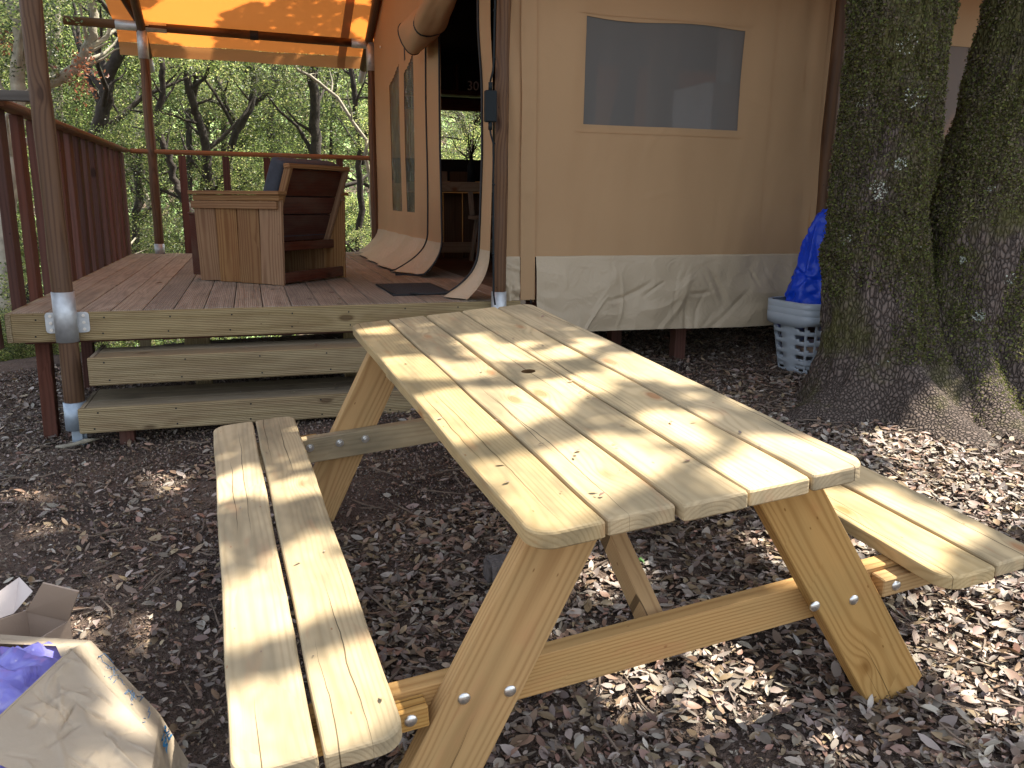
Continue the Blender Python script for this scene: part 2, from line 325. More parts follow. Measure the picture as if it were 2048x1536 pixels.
def canvas(name, col, trans, tfac, wrinkle=.0, weave=True, rough=.8, spec=.2, stain=.12):
    m, ns, ls, bs = newmat(name); out = ns['Material Output']
    tc = ns.new('ShaderNodeTexCoord')
    n = N(ns, 'ShaderNodeTexNoise', i_Scale=2.2, i_Detail=5.0); ls.new(tc.outputs['Object'], n.inputs['Vector'])
    n2 = N(ns, 'ShaderNodeTexNoise', i_Scale=500.0, i_Detail=1.0); ls.new(tc.outputs['Object'], n2.inputs['Vector'])
    c = mixc(ns, ls, n.outputs[0], tuple(x*(1-stain) for x in col), tuple(x*(1+stain) for x in col))
    c = mixc(ns, ls, mth(ns, ls, 'MULTIPLY', n2.outputs[0], .3), c, tuple(x*.7 for x in col))
    ls.new(c, bs.inputs['Base Color']); bs.inputs['Roughness'].default_value = rough; bs.inputs['Specular IOR Level'].default_value = spec
    b = N(ns, 'ShaderNodeBump', i_Strength=.25, i_Distance=.02)
    n3 = N(ns, 'ShaderNodeTexNoise', i_Scale=3.0, i_Detail=4.0, i_Distortion=1.2); ls.new(tc.outputs['Object'], n3.inputs['Vector'])
    h = n3.outputs[0]
    if wrinkle:
        v = N(ns, 'ShaderNodeTexNoise', i_Scale=5.0, i_Detail=3.0, i_Distortion=2.5); ls.new(tc.outputs['Object'], v.inputs['Vector'])
        h = mth(ns, ls, 'ADD', h, mth(ns, ls, 'MULTIPLY', mth(ns, ls, 'ABSOLUTE', mth(ns, ls, 'SUBTRACT', v.outputs[0], .5)), wrinkle))
    ls.new(h, b.inputs['Height']); ls.new(b.outputs[0], bs.inputs['Normal'])
    if tfac:
        t = ns.new('ShaderNodeBsdfTranslucent'); t.inputs[0].default_value = (*trans, 1); mx = ns.new('ShaderNodeMixShader'); mx.inputs[0].default_value = tfac
        ls.new(bs.outputs[0], mx.inputs[1]); ls.new(t.outputs[0], mx.inputs[2]); ls.new(mx.outputs[0], out.inputs[0])
    return m
M['canvas'] = canvas('tan_canvas', (.42, .276, .149), (.6, .25, .08), .18, stain=.07)
M['roof'] = canvas('roof_canvas', (.46, .31, .18), (1., .29, .05), .40, stain=.06)
M['pvc'] = canvas('pvc_skirt', (.43, .345, .235), (.4, .3, .2), .06, wrinkle=2.2, rough=.5, spec=.35)
M['paper'] = canvas('kraft_paper', (.40, .33, .245), (.6, .45, .3), .10, wrinkle=.8, rough=.75, stain=.05)
M['bluebag'] = canvas('blue_bag', (.004, .06, .62), (.0, .14, .95), .25, wrinkle=2.5, rough=.38, spec=.5, stain=.1)
M['purplebag'] = canvas('purple_bag', (.30, .29, .78), (.4, .4, .95), .3, wrinkle=5, rough=.16, spec=1.)
M['hose'] = M['greytube']
def mesh_win(name, col, alpha, rough=.5):
    m, ns, ls, bs = newmat(name); bs.inputs['Base Color'].default_value = (*col, 1); bs.inputs['Roughness'].default_value = rough
    t = ns.new('ShaderNodeBsdfTransparent'); mx = ns.new('ShaderNodeMixShader'); mx.inputs[0].default_value = alpha
    ls.new(bs.outputs[0], mx.inputs[1]); ls.new(t.outputs[0], mx.inputs[2]); ls.new(mx.outputs[0], ns['Material Output'].inputs[0]); return m, ns, ls, bs
M['screen'] = mesh_win('grey_insect_screen', (.125, .118, .108), .2, .9)[0]
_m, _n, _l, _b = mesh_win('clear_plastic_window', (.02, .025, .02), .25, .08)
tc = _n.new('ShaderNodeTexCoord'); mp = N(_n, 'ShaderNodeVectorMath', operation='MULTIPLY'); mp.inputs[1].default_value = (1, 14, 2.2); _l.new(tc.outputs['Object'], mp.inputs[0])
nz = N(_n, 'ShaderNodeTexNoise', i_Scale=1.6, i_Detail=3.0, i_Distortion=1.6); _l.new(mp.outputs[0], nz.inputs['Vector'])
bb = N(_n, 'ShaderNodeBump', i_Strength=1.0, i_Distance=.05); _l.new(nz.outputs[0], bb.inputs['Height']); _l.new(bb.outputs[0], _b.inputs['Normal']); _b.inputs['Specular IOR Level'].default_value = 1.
refl_ramp = ramp(_n, [(.42, (.012, .016, .010)), (.52, (.05, .06, .035)), (.62, (.22, .25, .16))]); _l.new(nz.outputs[0], refl_ramp.inputs[0]); _l.new(refl_ramp.outputs[0], _b.inputs['Base Color'])  # wavy reflection of the wood painted as streaks into the base colour
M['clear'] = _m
def leafmat(name, col, trans, tf=.5, rough=.4, var=.35, spec=.5):
    m, ns, ls, bs = newmat(name); out = ns['Material Output']
    geo = ns.new('ShaderNodeNewGeometry'); h = N(ns, 'ShaderNodeHueSaturation'); h.inputs['Color'].default_value = (*col, 1)
    oi = ns.new('ShaderNodeObjectInfo'); ob_ = mth(ns, ls, 'MULTIPLY_ADD', oi.outputs['Random'], 1.1, .5) if tf else 1.0
    ls.new(mth(ns, ls, 'MULTIPLY', mth(ns, ls, 'MULTIPLY_ADD', geo.outputs['Random Per Island'], var*2, 1-var), ob_), h.inputs['Value'])
    ls.new(mth(ns, ls, 'MULTIPLY_ADD', mth(ns, ls, 'FRACT', mth(ns, ls, 'MULTIPLY', geo.outputs['Random Per Island'], 13.7)), .06, .47), h.inputs['Hue'])
    ls.new(h.outputs[0], bs.inputs['Base Color']); bs.inputs['Roughness'].default_value = rough; bs.inputs['Specular IOR Level'].default_value = spec
    if tf:
        t = ns.new('ShaderNodeBsdfTranslucent'); h2 = N(ns, 'ShaderNodeHueSaturation'); h2.inputs['Color'].default_value = (*trans, 1)
        ls.new(mth(ns, ls, 'MULTIPLY', mth(ns, ls, 'MULTIPLY_ADD', geo.outputs['Random Per Island'], var*2, 1-var), ob_), h2.inputs['Value']); ls.new(h2.outputs[0], t.inputs[0])
        mx = ns.new('ShaderNodeMixShader'); mx.inputs[0].default_value = tf; ls.new(bs.outputs[0], mx.inputs[1]); ls.new(t.outputs[0], mx.inputs[2]); ls.new(mx.outputs[0], out.inputs[0])
    return m
M['leafA'] = leafmat('oak_leaf', (.09, .125, .04), (.42, .54, .15), .45, .4)
M['leafB'] = leafmat('oak_leaf_yellowish', (.24, .25, .10), (.80, .80, .33), .5, .35)
M['leafC'] = leafmat('oak_leaf_dark', (.035, .05, .025), (.13, .18, .06), .35)
M['leafFar'] = leafmat('far_leaf', (.17, .24, .11), (.55, .72, .33), .45, .6)
M['canopyleaf'] = leafmat('canopy_leaf', (.05, .08, .03), (.10, .15, .03), .25)
M['redleaf'] = leafmat('dead_leaf_cluster', (.30, .12, .07), (.5, .2, .1), .4)
LIT = [leafmat('litter_leaf_grey', (.22, .18, .15), (0, 0, 0), 0, .55), leafmat('litter_leaf_brown', (.22, .145, .095), (0, 0, 0), 0, .5),
       leafmat('litter_leaf_pale', (.31, .27, .23), (0, 0, 0), 0, .6), leafmat('litter_leaf_dark', (.12, .085, .065), (0, 0, 0), 0, .5), leafmat('litter_leaf_tan', (.27, .19, .125), (0, 0, 0), 0, .5)]
M['moss'] = leafmat('moss_tuft', (.11, .122, .038), (.2, .2, .07), .3, .9, .5, spec=.1)
M['moss2'] = leafmat('moss_tuft_brown', (.105, .088, .062), (.15, .13, .08), .2, .9, .5, spec=.1)

M['lichen'] = simple('pale_lichen', (.42, .45, .38), .9)
# soil
m, ns, ls, bs = newmat('forest_soil'); tc = ns.new('ShaderNodeTexCoord')
a = N(ns, 'ShaderNodeTexNoise', i_Scale=2.0, i_Detail=6.0); b = N(ns, 'ShaderNodeTexNoise', i_Scale=70.0, i_Detail=6.0, i_Roughness=.7); v = N(ns, 'ShaderNodeTexVoronoi', i_Scale=160.0)
for n_ in (a, b, v): ls.new(tc.outputs['Object'], n_.inputs['Vector'])
r1 = ramp(ns, [(.3, (.06, .049, .042)), (.55, (.14, .116, .098)), (.75, (.27, .23, .195))]); ls.new(b.outputs[0], r1.inputs[0])
r2 = ramp(ns, [(.35, (.55, .5, .5)), (.65, (1.15, 1.0, .92))]); ls.new(a.outputs[0], r2.inputs[0])
ls.new(mixc(ns, ls, 1., r1.outputs[0], r2.outputs[0], 'MULTIPLY'), bs.inputs['Base Color']); bs.inputs['Roughness'].default_value = .95; bs.inputs['Specular IOR Level'].default_value = .15
bp = N(ns, 'ShaderNodeBump', i_Strength=1.0, i_Distance=.012); ls.new(mth(ns, ls, 'ADD', b.outputs[0], mth(ns, ls, 'MULTIPLY', v.outputs['Distance'], .6)), bp.inputs['Height']); ls.new(bp.outputs[0], bs.inputs['Normal'])
M['soil'] = m
# bark of the big oak
m, ns, ls, bs = newmat('cracked_oak_bark'); tc = ns.new('ShaderNodeTexCoord')
wv = N(ns, 'ShaderNodeVectorMath', operation='MULTIPLY'); wv.inputs[1].default_value = (1, 1, .38); ls.new(tc.outputs['Object'], wv.inputs[0])
dn = N(ns, 'ShaderNodeTexNoise', i_Scale=14.0, i_Detail=3.0); ls.new(wv.outputs[0], dn.inputs['Vector'])
dm = N(ns, 'ShaderNodeMix', data_type='VECTOR') if False else None
dv = N(ns, 'ShaderNodeVectorMath', operation='MULTIPLY_ADD'); dv.inputs[1].default_value = (.035, .035, .035); ls.new(dn.outputs['Color'], dv.inputs[0]); ls.new(wv.outputs[0], dv.inputs[2])
vo = N(ns, 'ShaderNodeTexVoronoi', i_Scale=58.0, feature='DISTANCE_TO_EDGE'); ls.new(dv.outputs[0], vo.inputs['Vector'])
cr = ramp(ns, [(.0, (0, 0, 0)), (.12, (.6, .6, .6)), (.3, (1, 1, 1))]); ls.new(vo.outputs['Distance'], cr.inputs[0])
fn = N(ns, 'ShaderNodeTexNoise', i_Scale=90.0, i_Detail=5.0); ls.new(tc.outputs['Object'], fn.inputs['Vector'])
bc = mixc(ns, ls, cr.outputs[0], (.016, .011, .009), (.15, .115, .098))
bc = mixc(ns, ls, mth(ns, ls, 'MULTIPLY', fn.outputs[0], .45), bc, (.17, .14, .12))
mn = N(ns, 'ShaderNodeTexNoise', i_Scale=3.2, i_Detail=7.0, i_Roughness=.65); ls.new(tc.outputs['Object'], mn.inputs['Vector'])
sz = N(ns, 'ShaderNodeSeparateXYZ'); ls.new(tc.outputs['Object'], sz.inputs[0])
mh = mth(ns, ls, 'ADD', mn.outputs[0], mth(ns, ls, 'MULTIPLY', mth(ns, ls, 'SUBTRACT', sz.outputs[2], 1.0), .10))
mr = ramp(ns, [(.44, (0, 0, 0)), (.60, (1, 1, 1))]); ls.new(mh, mr.inputs[0])
mc = mixc(ns, ls, fn.outputs[0], (.035, .036, .010), (.14, .135, .04))
bc = mixc(ns, ls, mth(ns, ls, 'MULTIPLY', mr.outputs[0], .8), bc, mc)
ln = N(ns, 'ShaderNodeTexNoise', i_Scale=6.5, i_Detail=8.0, i_Roughness=.8); ls.new(tc.outputs['Object'], ln.inputs['Vector'])
lr = ramp(ns, [(.64, (0, 0, 0)), (.67, (1, 1, 1))]); ls.new(ln.outputs[0], lr.inputs[0])
bc = mixc(ns, ls, lr.outputs[0], bc, (.40, .42, .36))
ls.new(bc, bs.inputs['Base Color']); bs.inputs['Roughness'].default_value = .95; bs.inputs['Specular IOR Level'].default_value = .15
bp = N(ns, 'ShaderNodeBump', i_Strength=1.0, i_Distance=.012); ls.new(mth(ns, ls, 'ADD', cr.outputs[0], mth(ns, ls, 'MULTIPLY', fn.outputs[0], .6)), bp.inputs['Height']); ls.new(bp.outputs[0], bs.inputs['Normal'])
M['bark'] = m

# ------------------------------------------------------------------ ground
def gz(x, y):
    x = np.asarray(x, float); y = np.asarray(y, float)
    p = .003 + .054*(y-2.25) + .078*(x-.774); p = .24*np.tanh(p/.24)
    d = np.clip(y-6.3, 0, None); drop = np.where(d < 2, .1*d*d, .4*d-.4)
    p = p - np.minimum(drop, 7.5)
    hill = np.clip(y-27, 0, None)*.5; hill = np.minimum(hill, 40)
    return p + hill
gx = np.concatenate([np.linspace(-300, -20, 12), np.linspace(-18, -3.2, 20), np.arange(-3, 5, .035), np.linspace(5.2, 20, 20), np.linspace(24, 300, 12)])
gy = np.concatenate([np.linspace(-100, -6, 10), np.linspace(-5, .4, 12), np.arange(.5, 7.2, .035), np.linspace(7.5, 30, 40), np.linspace(32, 330, 30)])
X, Y = np.meshgrid(gx, gy); P2 = np.c_[X.ravel(), Y.ravel()]
Z = gz(P2[:, 0], P2[:, 1]) + .012*vnoise(P2*2.2, 3, 3) + .006*vnoise(P2*14, 4, 2) + np.where(P2[:, 1] > 20, 1.5*vnoise(P2*.12, 5, 3), 0)
nx, ny = len(gx), len(gy); i, j = np.meshgrid(np.arange(nx-1), np.arange(ny-1)); a = (j*nx+i).ravel()
g = obj('ground', mesh_np('ground', np.c_[P2, Z], np.stack([a, a+1, a+nx+1, a+nx], 1), M['soil'], smooth=True)); tag(g, kind='structure')

# ------------------------------------------------------------------ leaf helpers
def rot_frames(n, flat=0.):
    """random orthonormal frames; flat>0 tips normals towards +z"""
    nrm = RNG.normal(size=(n, 3)); nrm[:, 2] = np.abs(nrm[:, 2]) + flat; nrm /= np.linalg.norm(nrm, axis=1)[:, None]
    t = RNG.normal(size=(n, 3)); t -= nrm*(t*nrm).sum(1)[:, None]; t /= np.linalg.norm(t, axis=1)[:, None]
    return t, np.cross(nrm, t), nrm
def leaf_quads(C, Ln, Wd, flat=0., fold=.25):
    """one folded two-triangle-pair leaf per centre (two quads sharing the midrib)"""
    n = len(C); t, b, nr = rot_frames(n, flat); L = (Ln*RNG.uniform(.7, 1.25, n))[:, None]; w = (Wd*RNG.uniform(.7, 1.2, n))[:, None]
    V = np.stack([C-t*L/2, C+b*w/2+nr*w*fold-t*L*.05, C+t*L/2, C-b*w/2+nr*w*fold-t*L*.05], 1).reshape(-1, 3)
    k = np.arange(n)[:, None]*4
    F = np.concatenate([k+np.array([[0, 1, 2]]), k+np.array([[0, 2, 3]])], 0); return V, F
def litter_leaves(C, Ln, flat, mats_w):
    """curved pointed leaves: 8 rim verts + midrib"""
    n = len(C); t, b, nr = rot_frames(n, flat); L = Ln*(.5+RNG.uniform(0, 1, n)**1.6*1.15); w = L*RNG.uniform(.34, .52, n)
    cup = RNG.uniform(-.2, .5, n); curl = RNG.uniform(-.35, .35, n)
    us = np.array([-.5, -.3, 0, .3, .5]); hw = np.array([.0, .8, 1., .62, 0])
    V = []
    def P(u, s):
        return C + t*(u*L)[:, None] + b*(s*w/2)[:, None] + nr*((cup*abs(s)*w*.5) + curl*L*(u*u)*1.2)[:, None]
    pts = [P(-.5, 0), P(-.25, 0), P(.05, 0), P(.3, 0), P(.5, 0), P(-.27, .78), P(.02, 1.), P(.3, .62), P(-.27, -.78), P(.02, -1.), P(.3, -.62)]
    V = np.stack(pts, 1).reshape(-1, 3); k = np.arange(n)[:, None]*11
    T = [(0, 5, 1), (1, 5, 6), (1, 6, 2), (2, 6, 7), (2, 7, 3), (3, 7, 4), (0, 1, 8), (1, 9, 8), (1, 2, 9), (2, 10, 9), (2, 3, 10), (3, 4, 10)]
    F = np.concatenate([k+np.array([t_]) for t_ in T], 0); mi = RNG.choice(len(mats_w), n, p=mats_w); return V, F, np.tile(mi, len(T))
# leaf litter
def scatter(n, x0, x1, y0, y1, seed, thr):
    P = np.c_[RNG.uniform(x0, x1, n), RNG.uniform(y0, y1, n)]; d = vnoise(P*1.3, seed, 3)*.6 + vnoise(P*5, seed+1, 2)*.4
    P = P[d + RNG.uniform(-.5, .5, n) > thr]; return P
A = scatter(42000, -2.6, 4.6, .7, 6.6, 11, -.05); B = scatter(20000, .2, 3.0, .7, 3.0, 12, -.45); Dd = scatter(9000, 2.0, 4.6, 1.5, 4.2, 13, -.3)
P2 = np.concatenate([A, B, Dd]); z = gz(P2[:, 0], P2[:, 1]) + RNG.uniform(.002, .022, len(P2))
Vl, Fl, mi = litter_leaves(np.c_[P2, z], .037, 1.9, [.30, .24, .14, .16, .16])
o = obj('leaf_litter', mesh_np('leaf_litter', Vl, Fl, LIT, mi, True)); tag(o, 'curled dry oak leaves scattered over the dark forest soil', 'leaf litter', kind='stuff')
A = scatter(170000, -2.6, 4.6, .7, 6.4, 21, -.6)
z = gz(A[:, 0], A[:, 1]) + RNG.uniform(.0, .014, len(A)); Vl, Fl = leaf_quads(np.c_[A, z], .015, .009, .5, .5)
o = obj('soil_crumbs', mesh_np('soil_crumbs', Vl, Fl, [LIT[3], LIT[1], LIT[0]], RNG.choice(3, len(Fl), p=[.45, .25, .30]))); tag(o, 'broken leaf crumbs and bits of bark mixed into the soil', 'leaf crumbs', kind='stuff')
# twigs
Vt, Ft = [], []
for _ in range(900):
    x = random.uniform(-2.3, 4.2); y = random.uniform(.9, 5.8); a = random.uniform(0, 6.28); L = random.uniform(.04, .22); zz = float(gz(x, y))+.015
    pts = [(x+math.cos(a)*L*t+random.gauss(0, .006), y+math.sin(a)*L*t+random.gauss(0, .006), zz+random.uniform(0, .015)) for t in (0, .35, .7, 1)]
    v_, f_ = tube_arrays(pts, [.003, .0035, .0025, .0015], 4, len(Vt), False); Vt += v_; Ft += f_
o = obj('twigs', mesh_np('twigs', Vt, Ft, M['twig'])); tag(o, 'thin dry twigs lying among the fallen leaves', 'twigs', kind='stuff')

# ------------------------------------------------------------------ picnic table
TO = Vector((.7741, 2.2527, .75)); TV = Vector((.99598, .04411, .07793)); TU = Vector((-.04841, .99736, .05417)); TW = Vector((-.07534, -.05773, .99549))
def T(v, u, w): return TO + TV*v + TU*u + TW*w
def outline_plank(L, Wd, T_, rc, ch=.006, seed=0, hole=False):
    """plank along X with corner radii rc=(nearLeft, nearRight, farRight, farLeft); X=-L/2 is near; subdivided outline with a hand-sawn wobble"""
    rr = random.Random(seed); out = []
    cs = [(-L/2, Wd/2, rc[0], 90), (-L/2, -Wd/2, rc[1], 180), (L/2, -Wd/2, rc[2], 270), (L/2, Wd/2, rc[3], 0)]
    for x, y, r, a0 in cs:
        cx = x+(r if x < 0 else -r); cy = y-(r if y > 0 else -r); n = 8 if r > .02 else 2
        for k in range(n+1):
            a = math.radians(a0+90*k/n); out.append((cx+r*math.cos(a), cy+r*math.sin(a)))
    # add points along the long sides
    full = []
    for k, p in enumerate(out):
        q = out[(k+1) % len(out)]; full.append(p); d = math.dist(p, q)
        if d > .2:
            for s in range(1, 24):
                t = s/24; full.append((p[0]+(q[0]-p[0])*t, p[1]+(q[1]-p[1])*t + .0012*math.sin(t*17+seed)+rr.gauss(0, .0004)))
    n = len(full); V = []; F = []
    def ring(inset, z):
        for k, (x, y) in enumerate(full):
            sx = 1-inset/(L/2); sy = 1-inset/(Wd/2); V.append((x*sx, y*sy, z + .0012*math.sin(x*5+seed)))
    ring(ch*.8, -T_/2); ring(0, -T_/2+ch*.8); ring(0, T_/2-ch); ring(ch*.35, T_/2-ch*.35); ring(ch, T_/2)
    for r in range(4):
        for k in range(n): a = r*n+k; b = r*n+(k+1) % n; F.append((a, b, b+n, a+n))
    F.append(tuple(reversed(range(n)))); F.append(tuple(range(4*n, 5*n)))
    return V, F
def fin(name, V, F, mat, parent, Mx, smooth=False):
    return obj(name, mesh_np(name, V, F, mat, smooth=smooth), parent, Mx)
TBL = thing('picnic_table', 'pale pine picnic table with two attached benches, sun dappled, in the foreground', 'picnic table', tuple(T(0, 0, -.75)))
L = 1.931; PW = .145; G = .007; W5 = 5*PW+4*G
Mt = lambda v, u, w: ax(T(v, u, w), TU, -TV)   # local x = far, local y = left, z = up
for k in range(5):
    v = -W5/2 + PW/2 + k*(PW+G)
    rc = [.006]*4
    if k == 0: rc = [.05, .006, .006, .05]
    if k == 4: rc = [.006, .05, .05, .006]
    V, F = outline_plank(L+[0, -.008, .004, .002, -.003][k], PW, .038, rc, seed=k*3+1)
    o = fin('tabletop_plank', V, F, M['pine'], TBL, Mt(v, [0, .006, -.004, .003, 0][k], -.019-[0, .002, 0, .001, 0][k]))
    if k == 2:   # parasol hole: refill both faces round a circle
        n = len(V)//5; hc = (.015, .003); ring_ = [(hc[0]+.0215*math.cos(2*math.pi*q/28), hc[1]+.0215*math.sin(2*math.pi*q/28)) for q in range(28)]
        F = [f for f in F if len(f) == 4]; b0 = len(V); V = list(V) + [(x, y, -.0192) for x, y in ring_] + [(x, y, .0192) for x, y in ring_]
        for base, hb, flip in ((0, b0, 1), (4*n, b0+28, 0)):
            P_ = [V[base+q] for q in range(n)]; st_ = next(q for q in range(n) if P_[q][1] > 0 and P_[q-1][1] <= 0)
            up = [(st_+q) % n for q in range(n) if P_[(st_+q) % n][1] > 0]; lo = [(st_+len(up)+q) % n for q in range(n-len(up))]
            # the outline runs left end -> far end or back; order the hole arc so that it closes each half
            east = P_[up[-1]][0] > P_[up[0]][0]; e0, w0 = 0, 14
            arc_u = list(range(0, 15)) if east else list(range(14, -1, -1)); arc_l = [q % 28 for q in range(14, 29)] if east else [q % 28 for q in range(28, 13, -1)]
            F.append(tuple([base+q for q in up] + [hb+q for q in arc_u])); F.append(tuple([base+q for q in lo] + [hb+q for q in arc_l]))
            F.append((base+up[-1], base+lo[0], hb+arc_u[0])); F.append((base+lo[-1], base+up[0], hb+arc_u[-1]))
        for q in range(28): F.append((b0+q, b0+(q+1) % 28, b0+28+(q+1) % 28, b0+28+q))
        mi_ = [0]*(len(F)-28)+[1]*28; me = mesh_np('tabletop_plank', V, F, [M['pine'], M['bore']], mi_); bm = bmesh.new(); bm.from_mesh(me); bmesh.ops.triangulate(bm, faces=[f for f in bm.faces if len(f.verts) > 4], ngon_method='EAR_CLIP'); bmesh.ops.recalc_face_normals(bm, faces=bm.faces); bm.to_mesh(me); bm.free(); o.data = me
HB = .333
for side in (-1, 1):
    for q in (0, 1):
        v = side*(.632 + PW/2 + q*(PW+.010)); rc = [.006]*4
        outer = q == 1; left = side < 0
        # rounded corners on the outer edge of the outer plank and the inner edge of the inner plank
        if (outer and left) or ((not outer) and not left): rc[0] = rc[3] = .05
        else: rc[1] = rc[2] = .05
        V, F = outline_plank(L-.006*q, PW, .038, rc, seed=20+side*2+q)
        fin('bench_plank', V, F, M['pine'], TBL, Mt(v, .004*q, -HB-.019))
def leg(side, end):
    """A-frame leg: sheared board, outer face at u"""
    u0 = end*.826; V = []; F = []; ch = .003
    top = (.155, .325); bot = (.565, .725)
    if end > 0: top = (.15, .31); bot = (.55, .70)
    prof = [(top[0], -.039), (top[1], -.039), (bot[1], -.70), (bot[1]-.035, -.752), (bot[0], -.752)]
    o_ = Vector(((top[0]+bot[1])/2*side, 0, -.4)); d = Vector((side*(bot[0]-top[0]), 0, -.713)).normalized(); pr = Vector((-d.z, 0, d.x))
    # local X runs down the leg so the grain follows it
    def lc(v, w):
        p = Vector((v*side, 0, w))-o_; return p.dot(d), p.dot(pr)
    pl = [lc(*p) for p in prof]
    cx = sum(p[0] for p in pl)/5; cyy = sum(p[1] for p in pl)/5
    for y_, ins in ((-.0225, ch), (-.0225+ch, 0), (.0225-ch, 0), (.0225, ch)):
        for x, z in pl:
            dx, dz = x-cx, z-cyy; V.append((x-ins*(1 if dx > 0 else -1), z-ins*(1 if dz > 0 else -1), y_))
    for r in range(3):
        for k in range(5): a = r*5+k; b = r*5+(k+1) % 5; F.append((a, b, b+5, a+5))
    F.append((4, 3, 2, 1, 0)); F.append((15, 16, 17, 18, 19))
    D = (TV*d.x + TW*d.z); Pp = (TV*pr.x + TW*pr.z); org = T(o_.x, u0, o_.z)
    me = mesh_np('leg', V, F, M['pine_leg']); bm = bmesh.new(); bm.from_mesh(me); bmesh.ops.recalc_face_normals(bm, faces=bm.faces); bm.to_mesh(me); bm.free()
    return obj('leg', me, TBL, ax(org, D, Pp))
def bolt(parent, P, D, r=.0135, nut=False):
    P = Vector(P); D = Vector(D).normalized()
    if not nut:
        pts = [P-D*.004, P+D*.001, P+D*.0035, P+D*.0055, P+D*.0065]; rad = [r, r, r*.85, r*.5, r*.05]
    else:
        pts = [P-D*.003, P+D*.001, P+D*.0011, P+D*.009, P+D*.0091, P+D*.016]; rad = [r*1.3, r*1.3, r*.75, r*.75, r*.4, r*.4]
    V, F = tube_arrays(pts, rad, 16); me = mesh_np('bolt', V, F, M['bolt'], smooth=not nut); return obj('bolt', me, parent)
for end in (-1, 1):
    for side in (-1, 1):
        lg = leg(side, end); fu = end*.826 + end*.0225
        for k, vv in enumerate((.362, .475) if side > 0 else (.395, .492)):
            bolt(lg, T(side*vv, fu, -.40+.012*k*(-side)), TU*end)
            if end > 0: bolt(lg, T(side*vv, .758, -.405), -TU, .012, True)
    ub = end*.781
    board('cross_beam', TBL, M['pine_leg'] if end < 0 else M['pine'], T(-.90, ub, -.4195), T(.90, ub, -.4195), TW, .044, .095, .003)
    board('top_batten', TBL, M['pine'], T(-.33, ub, -.062), T(.33, ub, -.062), TW, .044, .045, .003)
    for side in (-1, 1):
        cl = board('bench_cleat', TBL, M['pine_leg'], T(side*.565, end*.826, -.407), T(side*.93, end*.826, -.407), TW, .044, .048, .003)
        bolt(cl, T(side*.602, end*.8485, -.405), TU*end)
        if end > 0: bolt(TBL, T(side*.602, .758, -.405), -TU, .012, True)
    board('brace', TBL, M['pine_leg'], T(0, end*.745, -.43), T(0, -.17 if end < 0 else .45, -.05), TW, .044, .07, .003)
board('top_batten', TBL, M['pine'], T(-.35, .42, -.062), T(-.025, .42, -.062), TW, .07, .045, .003); board('top_batten', TBL, M['pine'], T(.025, .42, -.062), T(.35, .42, -.062), TW, .07, .045, .003)
# bits fallen on the table and benches
C = []
for _ in range(60):
    C.append(T(random.uniform(-.36, .36), random.uniform(-.9, .9), .004))
for _ in range(14):
    s_ = random.choice((-1, 1)); C.append(T(s_*random.uniform(.65, .9), random.uniform(-.9, .9), -HB+.004))
Vl, Fl, mi = litter_leaves(np.array([tuple(c) for c in C]), .013, 4., [.25, .25, .2, .1, .2])
o = obj('fallen_bits', mesh_np('fallen_bits', Vl, Fl, LIT, mi, True)); tag(o, 'tiny dry leaf bits dropped on the tabletop and benches', 'leaf bits', kind='stuff')

# ------------------------------------------------------------------ deck
YD, ZD = 4.592, .677; DX0, DX1, DY1 = -1.154, 1.45, 9.28
DK = thing('wooden_deck', 'raised brown decking of grooved planks in front of the tent door', 'deck', (0, YD, 0))
x = DX0; k = 0
while x < DX1-.02:
    w = .1455; xc = x+w/2
    board('plank', DK, M['deck'], (xc, YD+.004, ZD-.014-random.uniform(0, .0015)), (xc, DY1, ZD-.014), (0, 0, 1), w, .028, .003)
    x += .150; k += 1
# indoor floor boards
board('fascia_board', DK, M['fascia'], (DX0, YD-.0135, ZD-.0725-.003), (DX1+.05, YD-.0135, ZD-.0725-.003), (0, -1, 0), .145, .027, .003)
board('fascia_board', DK, M['fascia'], (DX0-.0135, YD-.026, ZD-.0725-.004), (DX0-.0135, DY1, ZD-.0725-.004), (-1, 0, 0), .145, .026, .003)
for yy in (4.72, 5.6, 6.5, 7.4, 8.3, 9.2):
    board('joist', DK, M['baluster'], (DX0+.02, yy, ZD-.105), (DX1, yy, ZD-.105), (0, 0, 1), .045, .145)
for xx, yy, t in ((-1.07, 4.74, .068), (-1.03, 5.68, .068), (-.3, 4.95, .09), (.55, 4.95, .09), (1.25, 4.95, .09), (-.5, 6.9, .09), (.5, 6.9, .09), (-1.0, 8.3, .09), (.3, 8.6, .09), (1.2, 7.5, .09)):
    zb = float(gz(xx, yy))-.1; board('pier', DK, M['baluster'] if t < .08 else M['fascia'], (xx, yy, zb), (xx+(.01 if t < .08 else 0), yy, ZD-.178), (0, 1, 0), t, t)
# steps
ST = thing('deck_steps', 'two weathered wooden steps leading up to the deck', 'steps', (.1, 4.4, 0))
for (xl, zt, y0, y1, hgt) in ((-.80, .470, 4.395, 4.56, .140), (-.855, .228, 4.34, 4.56, .125)):
    y0 = y0-(.0)
    xr = 1.30
    board('riser_board', ST, M['fascia'], (xl, y0, zt-hgt/2), (xr, y0, zt-hgt/2), (0, -1, 0), hgt, .027, .004)
    n = 2; wd = (y1-y0-.016)/n if False else .138
    for q in range(2 if zt > .3 else 3):
        board('tread', ST, M['tread'], (xl+.028, y0+.015+wd/2+q*(wd+.005), zt-.015), (xr, y0+.015+wd/2+q*(wd+.005), zt-.015), (0, 0, 1), wd, .027, .003)
    board('end_board', ST, M['tread'], (xl+.012, y0+.014, zt-.06), (xl+.012, y0+.42, zt-.06), (1, 0, 0), .11, .024, .003)
for xx in (-.66, .45): board('stub_post', ST, M['baluster'], (xx, 4.46, float(gz(xx, 4.4))-.1), (xx, 4.46, .115), (0, 1, 0), .07, .07)
